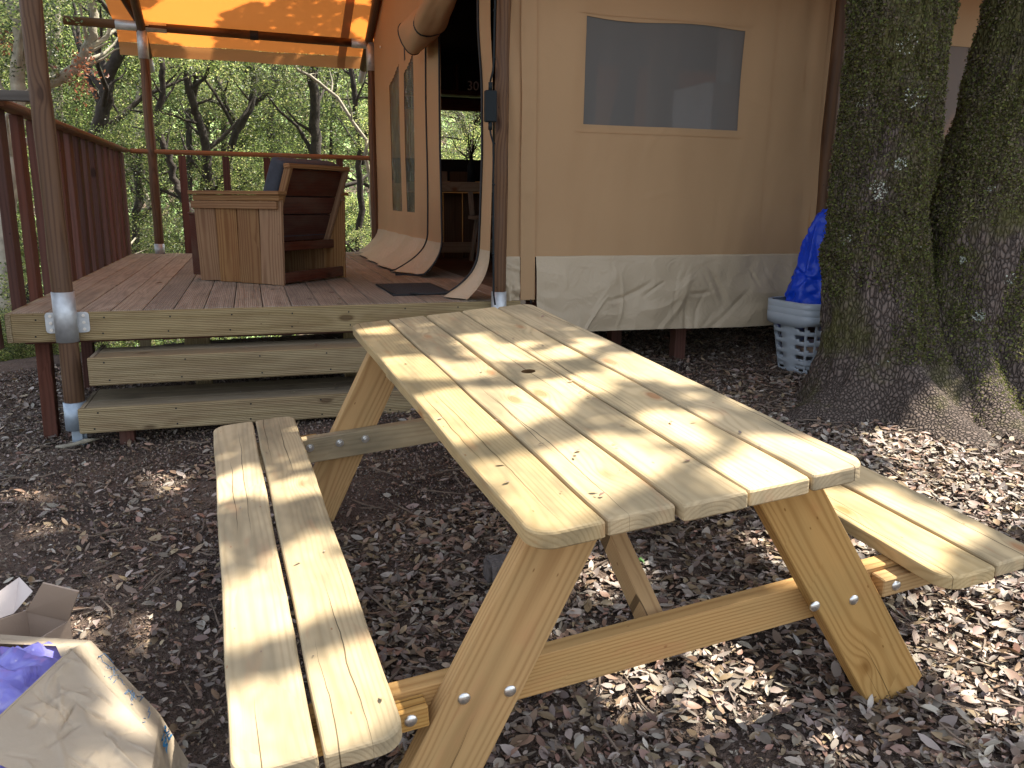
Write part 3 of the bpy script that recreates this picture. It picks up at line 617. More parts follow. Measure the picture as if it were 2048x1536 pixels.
Vb, Fb = [], []
def dots(out, pts, r_=.0045):
    for p in pts:
        v_, f_ = tube_arrays([(p[0], p[1]+.002, p[2]), (p[0], p[1]-.0008, p[2])], r_, 7, len(out[0])); out[0].extend(v_); out[1].extend(f_)
o1 = ([], []); dots(o1, [(x_+random.uniform(-.01, .01), YD-.027, z_+random.uniform(-.006, .006)) for x_ in np.arange(-1.05, 1.4, .31) for z_ in (ZD-.035, ZD-.115)])
q_ = obj('screw_heads', mesh_np('screw_heads', o1[0], o1[1], M['black']), DK); q_['kind'] = 'stuff'
o1 = ([], []); dots(o1, [(x_+random.uniform(-.02, .02), 4.395-.0136, z_) for x_ in np.arange(-.72, 1.3, .36) for z_ in (.445, .355)] + [(x_+random.uniform(-.02, .02), 4.34-.0136, z_) for x_ in np.arange(-.78, 1.3, .36) for z_ in (.205, .125)])
q_ = obj('screw_heads', mesh_np('screw_heads', o1[0], o1[1], M['black']), ST); q_['kind'] = 'stuff'
C = [(random.uniform(-1.1, 1.3), random.uniform(4.65, 8.8), ZD+.006) for _ in range(26)] + [(random.uniform(-.7, 1.2), random.uniform(4.42, 4.52), .478) for _ in range(5)] + [(random.uniform(-.7, 1.2), random.uniform(4.37, 4.55), .236) for _ in range(8)]
Vl, Fl, mi = litter_leaves(np.array(C), .032, 4., [.3, .2, .2, .1, .2]); q_ = obj('deck_leaves', mesh_np('deck_leaves', Vl, Fl, LIT, mi, True)); tag(q_, 'few dry oak leaves blown onto the deck boards and steps', 'leaves', kind='stuff')
# railing
RL = thing('deck_railing', 'red brown railing with upright boards along the left and back of the deck', 'railing', (-1.2, 5, ZD))
RZ = 1.715
board('rail', RL, M['rail'], (-1.165, 4.78, RZ-.018), (-1.165, DY1-.02, RZ-.018), (0, 0, 1), .11, .036, .012)
board('rail', RL, M['rail'], (-1.105, DY1-.04, RZ-.020), (1.31, DY1-.04, RZ-.030), (0, 0, 1), .075, .045, .016)
for k, yf in enumerate((4.30, 4.66, 5.02, 5.40, 5.76, 6.12, 6.45, 6.77, 7.08, 7.38, 7.73, 8.10, 8.44, 8.77, 9.10, 9.36)):
    if k in (0, 1): continue
    board('baluster', RL, M['baluster'], (-1.205+random.uniform(-.004, .004), yf-.06, ZD-.16-random.uniform(0, .03)), (-1.20, yf-.06, RZ-.036), (1, 0, 0), .125, .045, .003)
for xx, yf in ((-1.235, 4.58), (-1.34, 4.42)):
    board('baluster', RL, M['baluster'], (xx, yf, ZD-.18), (xx-.03, yf, RZ-.036), (1, 0, 0), .12, .045, .003)
for px in (388, 456, 522, 582, 643, 704):
    xx = -.62 + (px-388)*.00626*.99
    board('baluster', RL, M['baluster'], (xx, DY1-.035, ZD), (xx, DY1-.035, RZ-.052), (0, -1, 0), .07, .045, .003)
board('rail', RL, M['greywood'], (-1.75, 4.74, 1.72), (-.985, 4.72, 1.72), (0, 0, 1), .05, .048, .003, label='short grey rail end sticking out left of the tall pole')

# ------------------------------------------------------------------ tent
TX, TX1, TY0, TY1 = 1.354, 7.2, 4.592, 9.15
TT = thing('safari_tent', 'tan canvas safari tent on a pole frame with a canopy over the deck', 'tent', (TX, TY0, 0))
def ring_sleeve(parent, P, Q, r, mat=None): return rod('sleeve', mat or M['steel'], P, Q, r, parent)
RS = .42; BZ = 2.87; YB = 9.234; YR = 6.91; RZT = BZ + RS*(YB-YR)
# front left pole
p = rod('post', M['pole'], (-.902, 4.525, .10), (-.902, 4.525, BZ), .0475, TT, wob=.003)
sl_ = ring_sleeve(p, (-.902, 4.525, .535), (-.902, 4.525, .785), .0525)
V, F = outline_plank(.20, .105, .004, (.015,)*4, ch=.001)
bk = obj('bracket', mesh_np('bracket', V, F, M['steel']), p, ax((-.902, 4.562, .625), (1, 0, 0), (0, 0, 1)))
bo = [tube_arrays([(-.902+dx, 4.5592, .625+dz), (-.902+dx, 4.554, .625+dz)], .008, 8) for dx in (-.075, .075) for dz in (-.035, 0, .035)]
Vb, Fb = [], []
for v_, f_ in bo: Fb += [tuple(i+len(Vb) for i in f) for f in f_]; Vb += v_
obj('bracket_screws', mesh_np('screws', Vb, Fb, M['bolt']), p)
ring_sleeve(p, (-.902, 4.525, .08), (-.902, 4.525, .225), .054, M['bluesteel'])
board('foot_iron', p, M['bluesteel'], (-.895, 4.52, -.03), (-.895, 4.52, .082), (0, 1, 0), .07, .012, .002); board('foot_iron', p, M['bluesteel'], (-.88, 4.515, -.03), (-.88, 4.515, .082), (1, 0, 0), .06, .012, .002)
# corner pole
p = rod('post', M['pole'], (1.354, 4.53, .60), (1.375, 4.53, BZ), .0385, TT, wob=.003); ring_sleeve(p, (1.354, 4.53, .50), (1.354, 4.53, .735), .044)
# back poles
for xx, yy in ((-.90, YB), (1.318, 9.17)):
    p = rod('post', M['pole'], (xx, yy, ZD), (xx, yy, BZ-.02), .0455, TT, wob=.004); ring_sleeve(p, (xx, yy, ZD-.01), (xx, yy, ZD+.10), .050)
    ring_sleeve(p, (xx, yy, BZ-.30), (xx, yy, BZ-.02), .050)
# right pole of the long wall (leans a little)
p = rod('post', M['pole'], (3.51, 4.505, .30), (3.512, 4.50, BZ), .045, TT, wob=.006)
# beams
b1 = rod('beam', M['pole'], (-1.58, YB, BZ+.01), (1.36, YB-.03, BZ-.03), .042, TT); ring_sleeve(b1, (-1.13, YB, BZ+.004), (-.67, YB-.004, BZ-.002), .047); ring_sleeve(b1, (1.12, YB-.03, BZ-.028), (1.36, YB-.03, BZ-.03), .047)
obj('beam_strap', mesh_np('beam_strap', *tube_arrays([(.11, YB-.02, BZ-.015), (.19, YB-.02, BZ-.016)], .046, 16), M['zip']), b1)
rod('beam', M['pole'], (-1.5, 4.60, BZ), (7.2, 4.60, BZ), .042, TT); rod('beam', M['pole'], (-1.5, YR, RZT), (7.2, YR, RZT), .045, TT)
for xx in (-.90, 1.30, 3.512, 5.6):
    for s_ in (-1, 1):
        yb = YR + s_*(YB-YR); ye = YR + s_*(YB-YR+.42)
        r_ = rod('rafter', M['pole'], (xx, YR, RZT), (xx, ye, RZT-RS*(abs(ye-YR))-.03), .042, TT)
        if s_ > 0 and xx < 2:
            d = Vector((0, 1, -RS)).normalized(); e = Vector((xx, ye, RZT-RS*(abs(ye-YR))-.03))
            rod('end_tube', M['greytube'], e-d*.02, e+d*.26, .034, r_)
            obj('strap', mesh_np('strap', *tube_arrays([(xx, yb-.62, RZT-RS*(YB-YR-.62)), (xx, yb-.67, RZT-RS*(YB-YR-.67))], .046, 16), M['zip']), r_)
rod('verge_pole', M['pole'], (-1.32, 7.6, RZT-RS*.69+.05), (-.93, YB-.02, BZ+.06), .036, TT)
# roof canvas
for s_ in (-1, 1):
    def rf(u, v, s_=s_):
        x = -1.16 + u*(7.3+1.16); t = v*(YB-YR+.50); y = YR + s_*t
        z = RZT + .055 - RS*t - .018*np.sin(np.clip((x+.9)/2.2*np.pi, 0, 50))**2*np.sin(v*np.pi) + .006*vnoise(np.c_[x*2, t*2], 31, 2)
        edge = np.clip((v-.975)/.025, 0, 1); z = z - edge*.05
        return np.c_[x + .03*vnoise(np.c_[t*2, t*0], 32, 2)*(u < .01), y - s_*edge*.03, z]
    sheet('roof_canvas', M['roof'], lambda u, v, rf=rf: rf(u, v*.952), 90, 60, TT)
    # doubled seam band just under the canvas
    def sm(u, v, s_=s_):
        P = rf((1.02+u*.085+1.16)/8.46 + 0*v, v); P[:, 2] -= .006; return P
    sheet('roof_seam', M['canvas'], sm, 1, 40, TT)
    def sm2(u, v, s_=s_):
        P = rf(u, .952+v*.048); P[:, 2] -= .002; return P
    sheet('roof_hem', M['canvas'], sm2, 90, 6, TT)
# long wall ------------------------------------------------
WX0, WX1, WZ0, WZ1 = 1.88, 2.917, 1.687, 2.268
def wall_disp(x, z):
    d = .010*np.sin((x-1.6)*11+.7*np.sin(z*2)) * np.exp(-((x-1.7)/.35)**2)
    d += .020*vnoise(np.c_[x*1.2, z*.5], 41, 2) + .010*vnoise(np.c_[x*4+z*.6, z*.7], 42, 2) + .005*vnoise(np.c_[x*9-z*1.5, z*1.2], 43, 2)
    d += .012*creases(x, z, 45, 40, 3, 2.0, .95)*.35 + .006*np.sin(x*21+np.sin(z*1.3)*2)*np.clip((2.6-z)/1.7, 0, 1)*np.exp(-((x-1.95)/.5)**2)
    # diagonal pull folds next to the corner pole
    k = np.exp(-((x-1.44)/.055)**2); d += k*.020*np.sin((z*5.5 + x*12) + 1.3*np.sin(z*3.1))
    d += .02*np.exp(-((x-3.40)/.06)**2)*np.sin(z*1.3+1)
    return d
def wl_(x, z, off=0): return np.c_[x, TY0 + .012 - wall_disp(x, z) - off, z]
xs0, xs1, zs0, zs1 = 1.37, 3.50, .925, 2.95
def keepwin(C, u, v):
    wob = .006*np.sin(C[:, 0]*9)
    return ~((C[:, 0] > WX0) & (C[:, 0] < WX1) & (C[:, 2] > WZ0+wob) & (C[:, 2] < WZ1+wob))
def wall_map(u, v):
    x = np.interp(u, [0, .35, .8, 1], [xs0, WX0, WX1, xs1]); z = np.interp(v, [0, .4, .75, 1], [zs0, WZ0, WZ1, zs1])
    z = z + .007*np.sin(x*7.5+1)*np.exp(-((z-WZ1)/.12)**2); return wl_(x, z)
sheet('wall_canvas', M['canvas'], wall_map, 160, 140, TT, lambda C, u, v: ~((u > .35) & (u < .8) & (v > .4) & (v < .75)))
sheet('window_screen', M['screen'], lambda u, v: wl_(WX0-.02+u*(WX1-WX0+.04), WZ0-.02+v*(WZ1-WZ0+.045), -.006), 40, 24, TT)
# hems round the window
for (a0, a1, c0, c1) in ((WX0-.05, WX1+.05, WZ1+.018, WZ1+.024), (WX0-.05, WX1+.05, WZ0-.044, WZ0-.038), (3.13, 3.134, .93, 2.9), (1.585, 1.589, .66, 2.9)):
    sheet('wall_seam', M['canvas'], lambda u, v, a0=a0, a1=a1, c0=c0, c1=c1: wl_(a0+u*(a1-a0), c0+v*(c1-c0), .004), 30 if a1-a0 > .1 else 1, 60 if c1-c0 > .1 else 1, TT)
def skirt_fn(x0, x1, seed, z1=.93, z0=.475):
    def f(u, v):
        x = x0+u*(x1-x0); z = z0+v*(z1-z0) - (1-v)*(.010*np.sin(u*3.1)+.005*vnoise(np.c_[x*3, x*0], seed+9, 2))
        nz = vnoise(np.c_[x*2.1-z*2.6, z*3.2+x*1.1], seed, 3); rid = 1-2*np.abs(vnoise(np.c_[x*1.4+z*2.4, z*2.6-x*1.7], seed+3, 2)); r2 = 1-2*np.abs(vnoise(np.c_[x*3.+z*1.2, z*5-x*1.], seed+5, 2))
        b = np.clip((.93-z)/.25, 0, 1)
        d = wall_disp(x, z)*.9 + b*(.010*nz + .012*rid + .006*r2 + .02 + .018*creases(x, z, seed))
        return np.c_[x, TY0+.006-d-.006*(v < .995), z]
    return f
sheet('skirt', M['pvc'], skirt_fn(1.39, 1.50, 51, .93, .50), 14, 50, TT)
sheet('skirt', M['pvc'], skirt_fn(1.60, 3.60, 52), 300, 80, TT)
sheet('wall_flap', M['canvas'], lambda u, v: wl_(1.485+.02*(1-v)+u*.09, .675+v*2.25, .014), 6, 90, TT)
for zz in (.66,): tube('flap_tie', M['zip'], [(1.56, TY0-.03, .68), (1.562, TY0-.032, .655)], .004, 6, TT)
for (a0, a1, c0, c1) in ((3.37, 3.43, 1.94, 2.09), (3.36, 3.42, 1.22, 1.33)):
    sheet('tie_patch', M['canvas'], lambda u, v, a0=a0, a1=a1, c0=c0, c1=c1: wl_(a0+u*(a1-a0), c0+v*(c1-c0), .006), 4, 4, TT)
# second bay of the long wall
def keep2(C, u, v): return ~((C[:, 0] > 4.02) & (C[:, 0] < 5.1) & (C[:, 2] > 1.687) & (C[:, 2] < 2.268))
def wl2(x, z, off=0): return np.c_[x, TY0+.02-.014*vnoise(np.c_[x*1.4, z*.7], 61, 2)-.012*np.sin(x*6)*np.clip(z-1, 0, 1)*0-off, z]
sheet('wall_canvas', M['canvas'], lambda u, v: wl2(3.50+u*3.7, .925+v*2.03), 110, 60, TT, keep2)
sheet('window_screen', M['screen'], lambda u, v: wl2(4.0+u*1.12, 1.66+v*.63, -.006), 20, 12, TT)
sheet('skirt', M['pvc'], skirt_fn(3.58, 7.2, 55), 200, 40, TT)
# facade towards the deck -----------------------------------
def fac_bulge(y, z, amp=1.):
    b = np.clip((.98-z)/.30, 0, 1); return -amp*(.30*b**2.2)
def facade(y, z, off=0):
    y = np.asarray(y, float); z = np.asarray(z, float)
    a = np.clip((y-6.0)/.5, .55, 1)*np.where(y > 8.7, .75, 1); x = TX - .012*vnoise(np.c_[y*2.2, z*.5], 71, 2) - .016*np.sin(y*9+.5)*np.clip(1.6-z, 0, 1)**1.2 + fac_bulge(y, z)*a
    x = x - .03*vnoise(np.c_[y*3.5, z*3], 72, 3)*np.clip(1.05-z, 0, .4)*2
    zz = np.where(z < .69, .69, z)
    return np.c_[x-off, y, zz+.004]
wins = ((7.66, 8.27, 1.14), (7.03, 7.45, 1.14))
def keepf(C, u, v):
    k = np.ones(len(C), bool)
    for a0, a1, z0 in wins: k &= ~((C[:, 1] > a0) & (C[:, 1] < a1) & (C[:, 2] > z0) & (C[:, 2] < 2.40-.10*(C[:, 1]-a0)/(a1-a0)+.02))
    return k & (C[:, 2] < RZT - RS*np.abs(C[:, 1]-YR) + .03)
FY0 = 6.05
sheet('facade_canvas', M['canvas'], lambda u, v: facade(FY0+u*(9.14-FY0), .93+v*2.95), 150, 170, TT, keepf)
sheet('facade_skirt', M['pvc'], lambda u, v: facade(FY0+u*(9.14-FY0), .64+v*.30), 150, 30, TT)
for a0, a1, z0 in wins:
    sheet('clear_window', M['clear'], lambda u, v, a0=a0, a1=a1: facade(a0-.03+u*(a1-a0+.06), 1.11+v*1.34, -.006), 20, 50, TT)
for yy, lab in ((FY0+.005, 'door edge'), (6.52, 'zip')):
    zs = np.concatenate([np.linspace(2.75, 1.0, 24), np.linspace(.97, .70, 14)])
    P = facade(np.full(len(zs), yy)+.012*np.sin(zs*4), zs, .007); P = P.tolist()
    if yy < 6.2: P += [(P[-1][0]-.05, yy+.02, .697), (P[-1][0]-.12, yy+.10, .697), (P[-1][0]-.2, yy+.10, .697)]
    else: P += [(P[-1][0]-.05, yy-.02, .697)]
    tube('zip', M['zip'], P, .008 if yy < 6.2 else .006, 6, TT)
# eyelet
tube('eyelet', M['bolt'], [(TX-.02, 8.6, 2.72), (TX-.03, 8.6, 2.72)], .014, 12, TT)
# right strip beside the corner pole
def rstrip(u, v):
    y = 4.60+u*.22; z = .69+v*2.2; b = np.clip((1.0-z)/.31, 0, 1)**2.6
    return np.c_[TX-.03-.012*np.sin(z*3)-b*(.16+.06*u)-.03*b*np.sin(u*7+z*4)-.01*vnoise(np.c_[y*8, z*2], 81, 2), y+.0*b-.10*b*(1-u), np.where(b > .97, .688, z)]
sheet('door_strip', M['canvas'], rstrip, 12, 90, TT, lambda C, u, v: C[:, 2] > .96)
sheet('door_strip_skirt', M['pvc'], rstrip, 12, 120, TT, lambda C, u, v: C[:, 2] < .985)
zs = np.linspace(.03, .999, 40)[::-1]; P = rstrip(np.full(40, 1.), zs**1.5); P = [(a-.006, b+.003, c) for a, b, c in P.tolist()] + [(TX-.36, 4.84, .694), (TX-.44, 4.93, .694)]
tube('zip', M['zip'], P, .007, 6, TT)
# canvas above the door
sheet('facade_canvas', M['canvas'], lambda u, v: np.c_[np.full(len(u), TX+.01), 4.6+u*1.5, 2.62+v*1.2], 10, 40, TT, lambda C, u, v: C[:, 2] < RZT-RS*np.abs(C[:, 1]-YR)+.02)
# rolled-up door: a fat loose roll hanging along the head of the opening
def roll(u, v):
    a = v*2*np.pi*1.0; t = u
    cx = 1.24+0*t; cy = 6.50-1.95*t; cz = 2.44 + .17*t**1.4 - .03*np.sin(t*6)
    r = .118 + .012*np.sin(t*8) + .012*np.sin(a*3+t*9) + .008*vnoise(np.c_[t*6, np.cos(a)*1.5, np.sin(a)*1.5], 91, 3) - .02*np.exp(-((t-.30)/.03)**2)
    return np.c_[cx+r*.85*np.cos(a), cy+.35*r*np.sin(a), cz+r*np.sin(a)*.98]
sheet('rolled_door', M['canvas'], roll, 60, 48, TT)
def spiral(k):
    P = []
    for i in range(40):
        a = i/39*4*math.pi; r = .115*(1-i/55); P.append((1.24+.85*r*math.cos(a), 6.503, 2.44+r*math.sin(a)))
    return P
tube('rolled_edge', M['canvas'], spiral(0), .012, 6, TT)
for tt_ in (.02, .30, .305): tube('roll_strap', M['zip'], roll(np.full(30, tt_), np.linspace(0, 1, 30)).tolist(), .0075, 6, TT)
board('hanging_strap', TT, M['zip'], (1.225, 6.73, 2.56), (1.225, 6.71, 2.31), (1, 0, 0), .04, .004, .001)
# inside: floor, lining, back wall
for k in range(19):
    yy = 4.86+k*.222; board('floor_plank', TT, M['dimwood'], (1.46, yy, ZD-.017), (7.1, yy, ZD-.017), (0, 0, 1), .216, .03, .002)
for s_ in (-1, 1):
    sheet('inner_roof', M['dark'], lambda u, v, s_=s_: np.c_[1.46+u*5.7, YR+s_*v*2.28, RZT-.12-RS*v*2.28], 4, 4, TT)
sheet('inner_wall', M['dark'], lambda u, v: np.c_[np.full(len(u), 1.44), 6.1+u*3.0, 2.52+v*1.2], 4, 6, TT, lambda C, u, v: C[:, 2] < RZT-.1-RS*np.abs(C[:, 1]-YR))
BWX0, BWX1, BWZ0, BWZ1 = 1.93, 3.3, 1.69, 2.30
for (a0, a1, c0, c1) in ((1.36, BWX0, .5, 2.9), (BWX0, BWX1, BWZ1, 2.9), (BWX0, BWX1, .5, BWZ0), (BWX1, 7.2, .5, 2.9)):
    sheet('back_wall', M['canvas'], lambda u, v, a0=a0, a1=a1, c0=c0, c1=c1: np.c_[a0+u*(a1-a0), np.full(len(u), 9.14), c0+v*(c1-c0)], 4, 4, TT)
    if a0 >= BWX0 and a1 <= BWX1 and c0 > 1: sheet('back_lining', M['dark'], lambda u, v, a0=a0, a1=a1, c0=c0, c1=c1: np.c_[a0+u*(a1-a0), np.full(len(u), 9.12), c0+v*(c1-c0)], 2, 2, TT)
sheet('end_wall', M['canvas'], lambda u, v: np.c_[np.full(len(u), 7.2), 4.6+u*4.55, .5+v*3.4], 20, 20, TT, lambda C, u, v: C[:, 2] < RZT-RS*np.abs(C[:, 1]-YR))
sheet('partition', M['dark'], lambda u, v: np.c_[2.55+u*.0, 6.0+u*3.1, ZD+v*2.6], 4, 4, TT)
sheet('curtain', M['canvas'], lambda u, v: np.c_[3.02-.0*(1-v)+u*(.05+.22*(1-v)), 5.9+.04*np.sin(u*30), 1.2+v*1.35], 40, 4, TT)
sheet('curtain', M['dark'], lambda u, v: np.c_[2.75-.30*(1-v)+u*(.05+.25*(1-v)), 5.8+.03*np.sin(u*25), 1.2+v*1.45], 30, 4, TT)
for xx in (2.80, 2.97): board('inner_post', TT, M['palewood'], (xx, 5.6, ZD), (xx+.02, 5.6, 3.0), (0, 1, 0), .06, .05)
board('lintel', TT, M['chair_dark'], (1.6, 8.9, 2.24), (3.4, 8.9, 2.24), (0, 0, 1), .06, .12); board('window_sill', TT, M['dark'], (1.5, 9.05, 1.57), (3.4, 9.05, 1.57), (0, 0, 1), .08, .23)
# piers under the tent
for xx, yy in ((2.74, 4.90), (2.45, 5.3), (1.95, 5.1), (3.9, 4.95), (3.3, 5.8), (5.0, 5.0), (2.1, 6.5)):
    board('pier', TT, M['baluster'], (xx, yy, float(gz(xx, yy))-.1), (xx, yy, .60), (0, 1, 0), .08, .08)
board('floor_beam', TT, M['baluster'], (1.45, 4.78, .58), (7.1, 4.78, .58), (0, 0, 1), .05, .12)

# cable and switch box
CB = thing('power_cable', 'black cable with an inline switch box down the corner pole', 'cable', (1.29, 4.49, .7))
tube('cable', M['black'], [(1.312, 4.488, 2.9), (1.309, 4.488, 2.3), (1.303, 4.486, 1.98), (1.298, 4.486, 1.93), (1.283, 4.484, 1.875)], .0055, 8, CB)
tube('cable', M['black'], [(1.283, 4.484, 1.63), (1.288, 4.484, 1.60), (1.303, 4.486, 1.555), (1.306, 4.487, 1.2), (1.307, 4.486, .95), (1.310, 4.485, .72), (1.315, 4.47, .665)], .0055, 8, CB)
board('switch_box', CB, M['black'], (1.284, 4.482, 1.665), (1.284, 4.482, 1.83), (0, -1, 0), .066, .036, .006)
for z0, z1 in ((1.83, 1.872), (1.625, 1.665)): rod('gland', M['black'], (1.284, 4.483, z0), (1.284, 4.483, z1), .011, CB)
for zz in (2.23, 1.99, 1.55, 1.33, .95): tube('cable_tie', M['black'], [(1.306, 4.487, zz), (1.306, 4.487, zz+.008)], .009, 8, CB)

# ------------------------------------------------------------------ armchair
CA = Vector((.19, 5.66, ZD)); CS = Vector((-.710, .704, 0)); CBv = Vector((.664, .747, 0)); UPZ = Vector((0, 0, 1))
AC = thing('lounge_armchair', 'boxy brown wooden armchair with dark cushions seen from behind on the deck', 'armchair', tuple(CA))
def Cq(s, b, z): return CA + CS*s + CBv*b + UPZ*z
for b in (.012, .700):
    for k in range(4):
        s0 = .0+k*.190; sh = (3-k)*-.0
        s1t = s0-.012+.005*k; 
        board('side_plank', AC, M['chair'], Cq(s0+.094, b, .003), Cq(s0+.094+.012*(k-1.2), b, .56), CBv, .183, .022, .002)
    board('side_rail', AC, M['chair'], Cq(.01, b-.02 if b < .1 else b+.02, .525), Cq(.79, b-.02 if b < .1 else b+.02, .525), UPZ, .022, .05, .002)
    board('arm_rest', AC, M['chair'], Cq(-.025, b, .605), Cq(.80, b, .605), UPZ, .085, .024, .003)
    board('arm_bearer', AC, M['chair'], Cq(-.01, b, .572), Cq(.775, b, .572), UPZ, .045, .038, .002)
# back frame: leans, top towards the camera
def Bk(b, t, o=0):  # t 0 bottom .. 1 top
    s = .14-.20*t; z = .27+.50*t; n = Vector((0, 0, 0)); return Cq(s+o, b, z)
nb = (CS*.93 + UPZ*.37).normalized()
for b in (.045, .665): board('back_stile', AC, M['chair'], Bk(b, 0), Bk(b, 1), CBv, .05, .028, .003)
board('back_top_rail', AC, M['chair'], Bk(.02, 1.0)+UPZ*.008, Bk(.69, 1.0)+UPZ*.008, UPZ, .05, .03, .003)
for t0, t1 in ((.03, .38), (.40, .62), (.64, .97)):
    tm = (t0+t1)/2; board('back_slat', AC, M['chair_dark'], Bk(.05, tm, .022), Bk(.66, tm, .022), nb, .54*(t1-t0), .02, .003)
board('bottom_rail', AC, M['chair_dark'], Cq(.02, .03, .05), Cq(.02, .69, .05), UPZ, .03, .07, .003)
board('seat_rail', AC, M['chair_dark'], Cq(.10, .03, .25), Cq(.10, .69, .25), UPZ, .03, .06, .003)
for k in range(4): board('front_plank', AC, M['chair'], Cq(.74, .03+k*.165+.08, .02), Cq(.74, .03+k*.165+.08, .30), CS, .163, .02, .002)
board('seat_front', AC, M['chair_dark'], Cq(.805, .01, .245), Cq(.805, .60, .245), UPZ, .075, .42, .003); board('seat_front_cap', AC, M['chair_dark'], Cq(.805, .0, .462), Cq(.805, .62, .462), UPZ, .09, .014, .002)
def cushion(name, P, Q, up, wd, th, par):
    me = bpy.data.meshes.new(name); bm = bmesh.new(); bmesh.ops.create_cube(bm, size=1); L_ = (Vector(Q)-Vector(P)).length
    for v in bm.verts: v.co = Vector((v.co.x*L_, v.co.y*wd, v.co.z*th))
    bmesh.ops.bevel(bm, geom=bm.edges[:], offset=th*.28, segments=3, affect='EDGES', profile=.6)
    for f in bm.faces: f.smooth = True
    bm.to_mesh(me); bm.free(); me.materials.append(M['cushion']); X_ = (Vector(Q)-Vector(P)).normalized(); Z_ = Vector(up); Y_ = Z_.cross(X_)
    return obj(name, me, par, ax((Vector(P)+Vector(Q))/2, X_, Y_))
cushion('back_cushion', Bk(.03, .60, .10)+UPZ*.02, Bk(.67, .60, .10)+UPZ*.02, nb, .50, .12, AC)
cushion('seat_cushion', Cq(.42, .04, .36), Cq(.42, .67, .36), UPZ, .58, .12, AC)
# doormat
dm_ = thing('doormat', 'thin black rectangular doormat lying before the tent door', 'doormat', (.98, 5.25, ZD))
V, F = outline_plank(.63, .37, .012, (.006,)*4, ch=.003); obj('mat_pad', mesh_np('doormat', V, F, M['mat']), dm_, ax((.985, 5.25, ZD+.0068), (-.02, 1, 0), (-1, -.02, 0)))
board('mat_border', dm_, M['black'], (.815, 4.95, ZD+.0085), (.80, 5.56, ZD+.0085), UPZ, .02, .013, .002)
board('mat_border', dm_, M['black'], (1.165, 4.94, ZD+.0085), (1.155, 5.55, ZD+.0085), UPZ, .02, .013, .002)

# ------------------------------------------------------------------ furniture inside the door
CT = thing('kitchen_counter', 'pale edged wooden counter inside the tent doorway', 'counter', (2.0, 8.0, ZD))
board('counter_top', CT, M['palewood'], (1.5, 8.1, 1.375), (2.5, 8.1, 1.375), UPZ, .55, .09, .004)
for k in range(5): board('panel_board', CT, M['dimwood'], (1.56+k*.2, 8.2, ZD), (1.56+k*.2, 8.2, 1.32), (0, -1, 0), .19, .02)
board('bottom_rail', CT, M['palewood'], (1.5, 7.9, ZD+.12), (2.5, 7.9, ZD+.12), UPZ, .05, .10)
for k in range(3): board('cupboard_door', CT, M['palewood'] if k == 1 else M['dimwood'], (1.62+k*.3, 8.85, 1.42), (1.62+k*.3, 8.85, 1.55), (0, -1, 0), .27, .02)
SL = thing('bar_stool', 'rough pale wooden bar stool in front of the dark counter', 'stool', (2.13, 7.7, ZD))
board('seat', SL, M['palewood'], (2.0, 7.6, 1.09), (2.32, 7.6, 1.09), UPZ, .28, .035)
for dx, dy in ((-.1, -.1), (.1, -.1), (-.1, .1), (.1, .1)): board('leg', SL, M['palewood'], (2.15+dx*1.25, 7.6+dy*1.2, ZD), (2.15+dx*.8, 7.6+dy*.8, 1.075), (0, 1, 0), .035, .035)
for k in range(1): board('footrest', SL, M['palewood'], (2.03, 7.49, ZD+.2), (2.27, 7.49, ZD+.2), UPZ, .025, .03)
board('backrest', SL, M['palewood'], (2.04, 7.74, 1.11), (2.03, 7.77, 1.33), (0, 1, 0), .045, .025)
VS = thing('dried_branch_vase', 'dark bottle holding dried twigs and a rust flower head', 'vase', (2.1, 8.0, 1.42))
tube('bottle', M['black'], [(2.10, 8.0, 1.42), (2.10, 8.0, 1.58), (2.10, 8.0, 1.61), (2.10, 8.0, 1.68)], [.04, .04, .02, .016], 14, VS)
rr = random.Random(3)
for k in range(11):
    a = rr.uniform(-.14, .16); h = rr.uniform(.22, .50); tube('twig', M['dark'], [(2.10, 8.0, 1.66), (2.10+a*.5, 8.0, 1.66+h*.5), (2.10+a+rr.uniform(-.03, .03), 8.0+rr.uniform(-.1, .1), 1.66+h)], [.004, .003, .002], 5, VS)
C = RNG.normal(size=(260, 3))*np.array([.045, .045, .04])+np.array([2.22, 8.0, 2.02]); Vl, Fl = leaf_quads(C, .03, .012)
obj('flower_head', mesh_np('flower_head', Vl, Fl, M['dry_flower']), VS)
SH = thing('wall_shelf', 'dark red wooden shelf with pale figures above the window', 'shelf', (2.1, 8.8, 2.3))
board('shelf_board', SH, M['chair_dark'], (1.6, 8.8, 2.34), (2.6, 8.8, 2.34), UPZ, .22, .04); board('back_board', SH, M['dark'], (1.6, 8.88, 2.5), (2.6, 8.88, 2.5), UPZ, .02, .28)
board('upright', SH, M['chair_dark'], (2.14, 8.8, 2.36), (2.14, 8.8, 2.62), (1, 0, 0), .2, .02)
fc = bpy.data.curves.new('lettering', 'FONT'); fc.body = '30'; fc.size = .13; fc.extrude = .006; fc.materials.append(M['whitetxt'])
fo = bpy.data.objects.new('lettering', txt_mesh(fc, M['whitetxt'])); link(fo, SH, ax((2.235, 8.69, 2.37), (1, 0, 0), (0, 0, 1)))
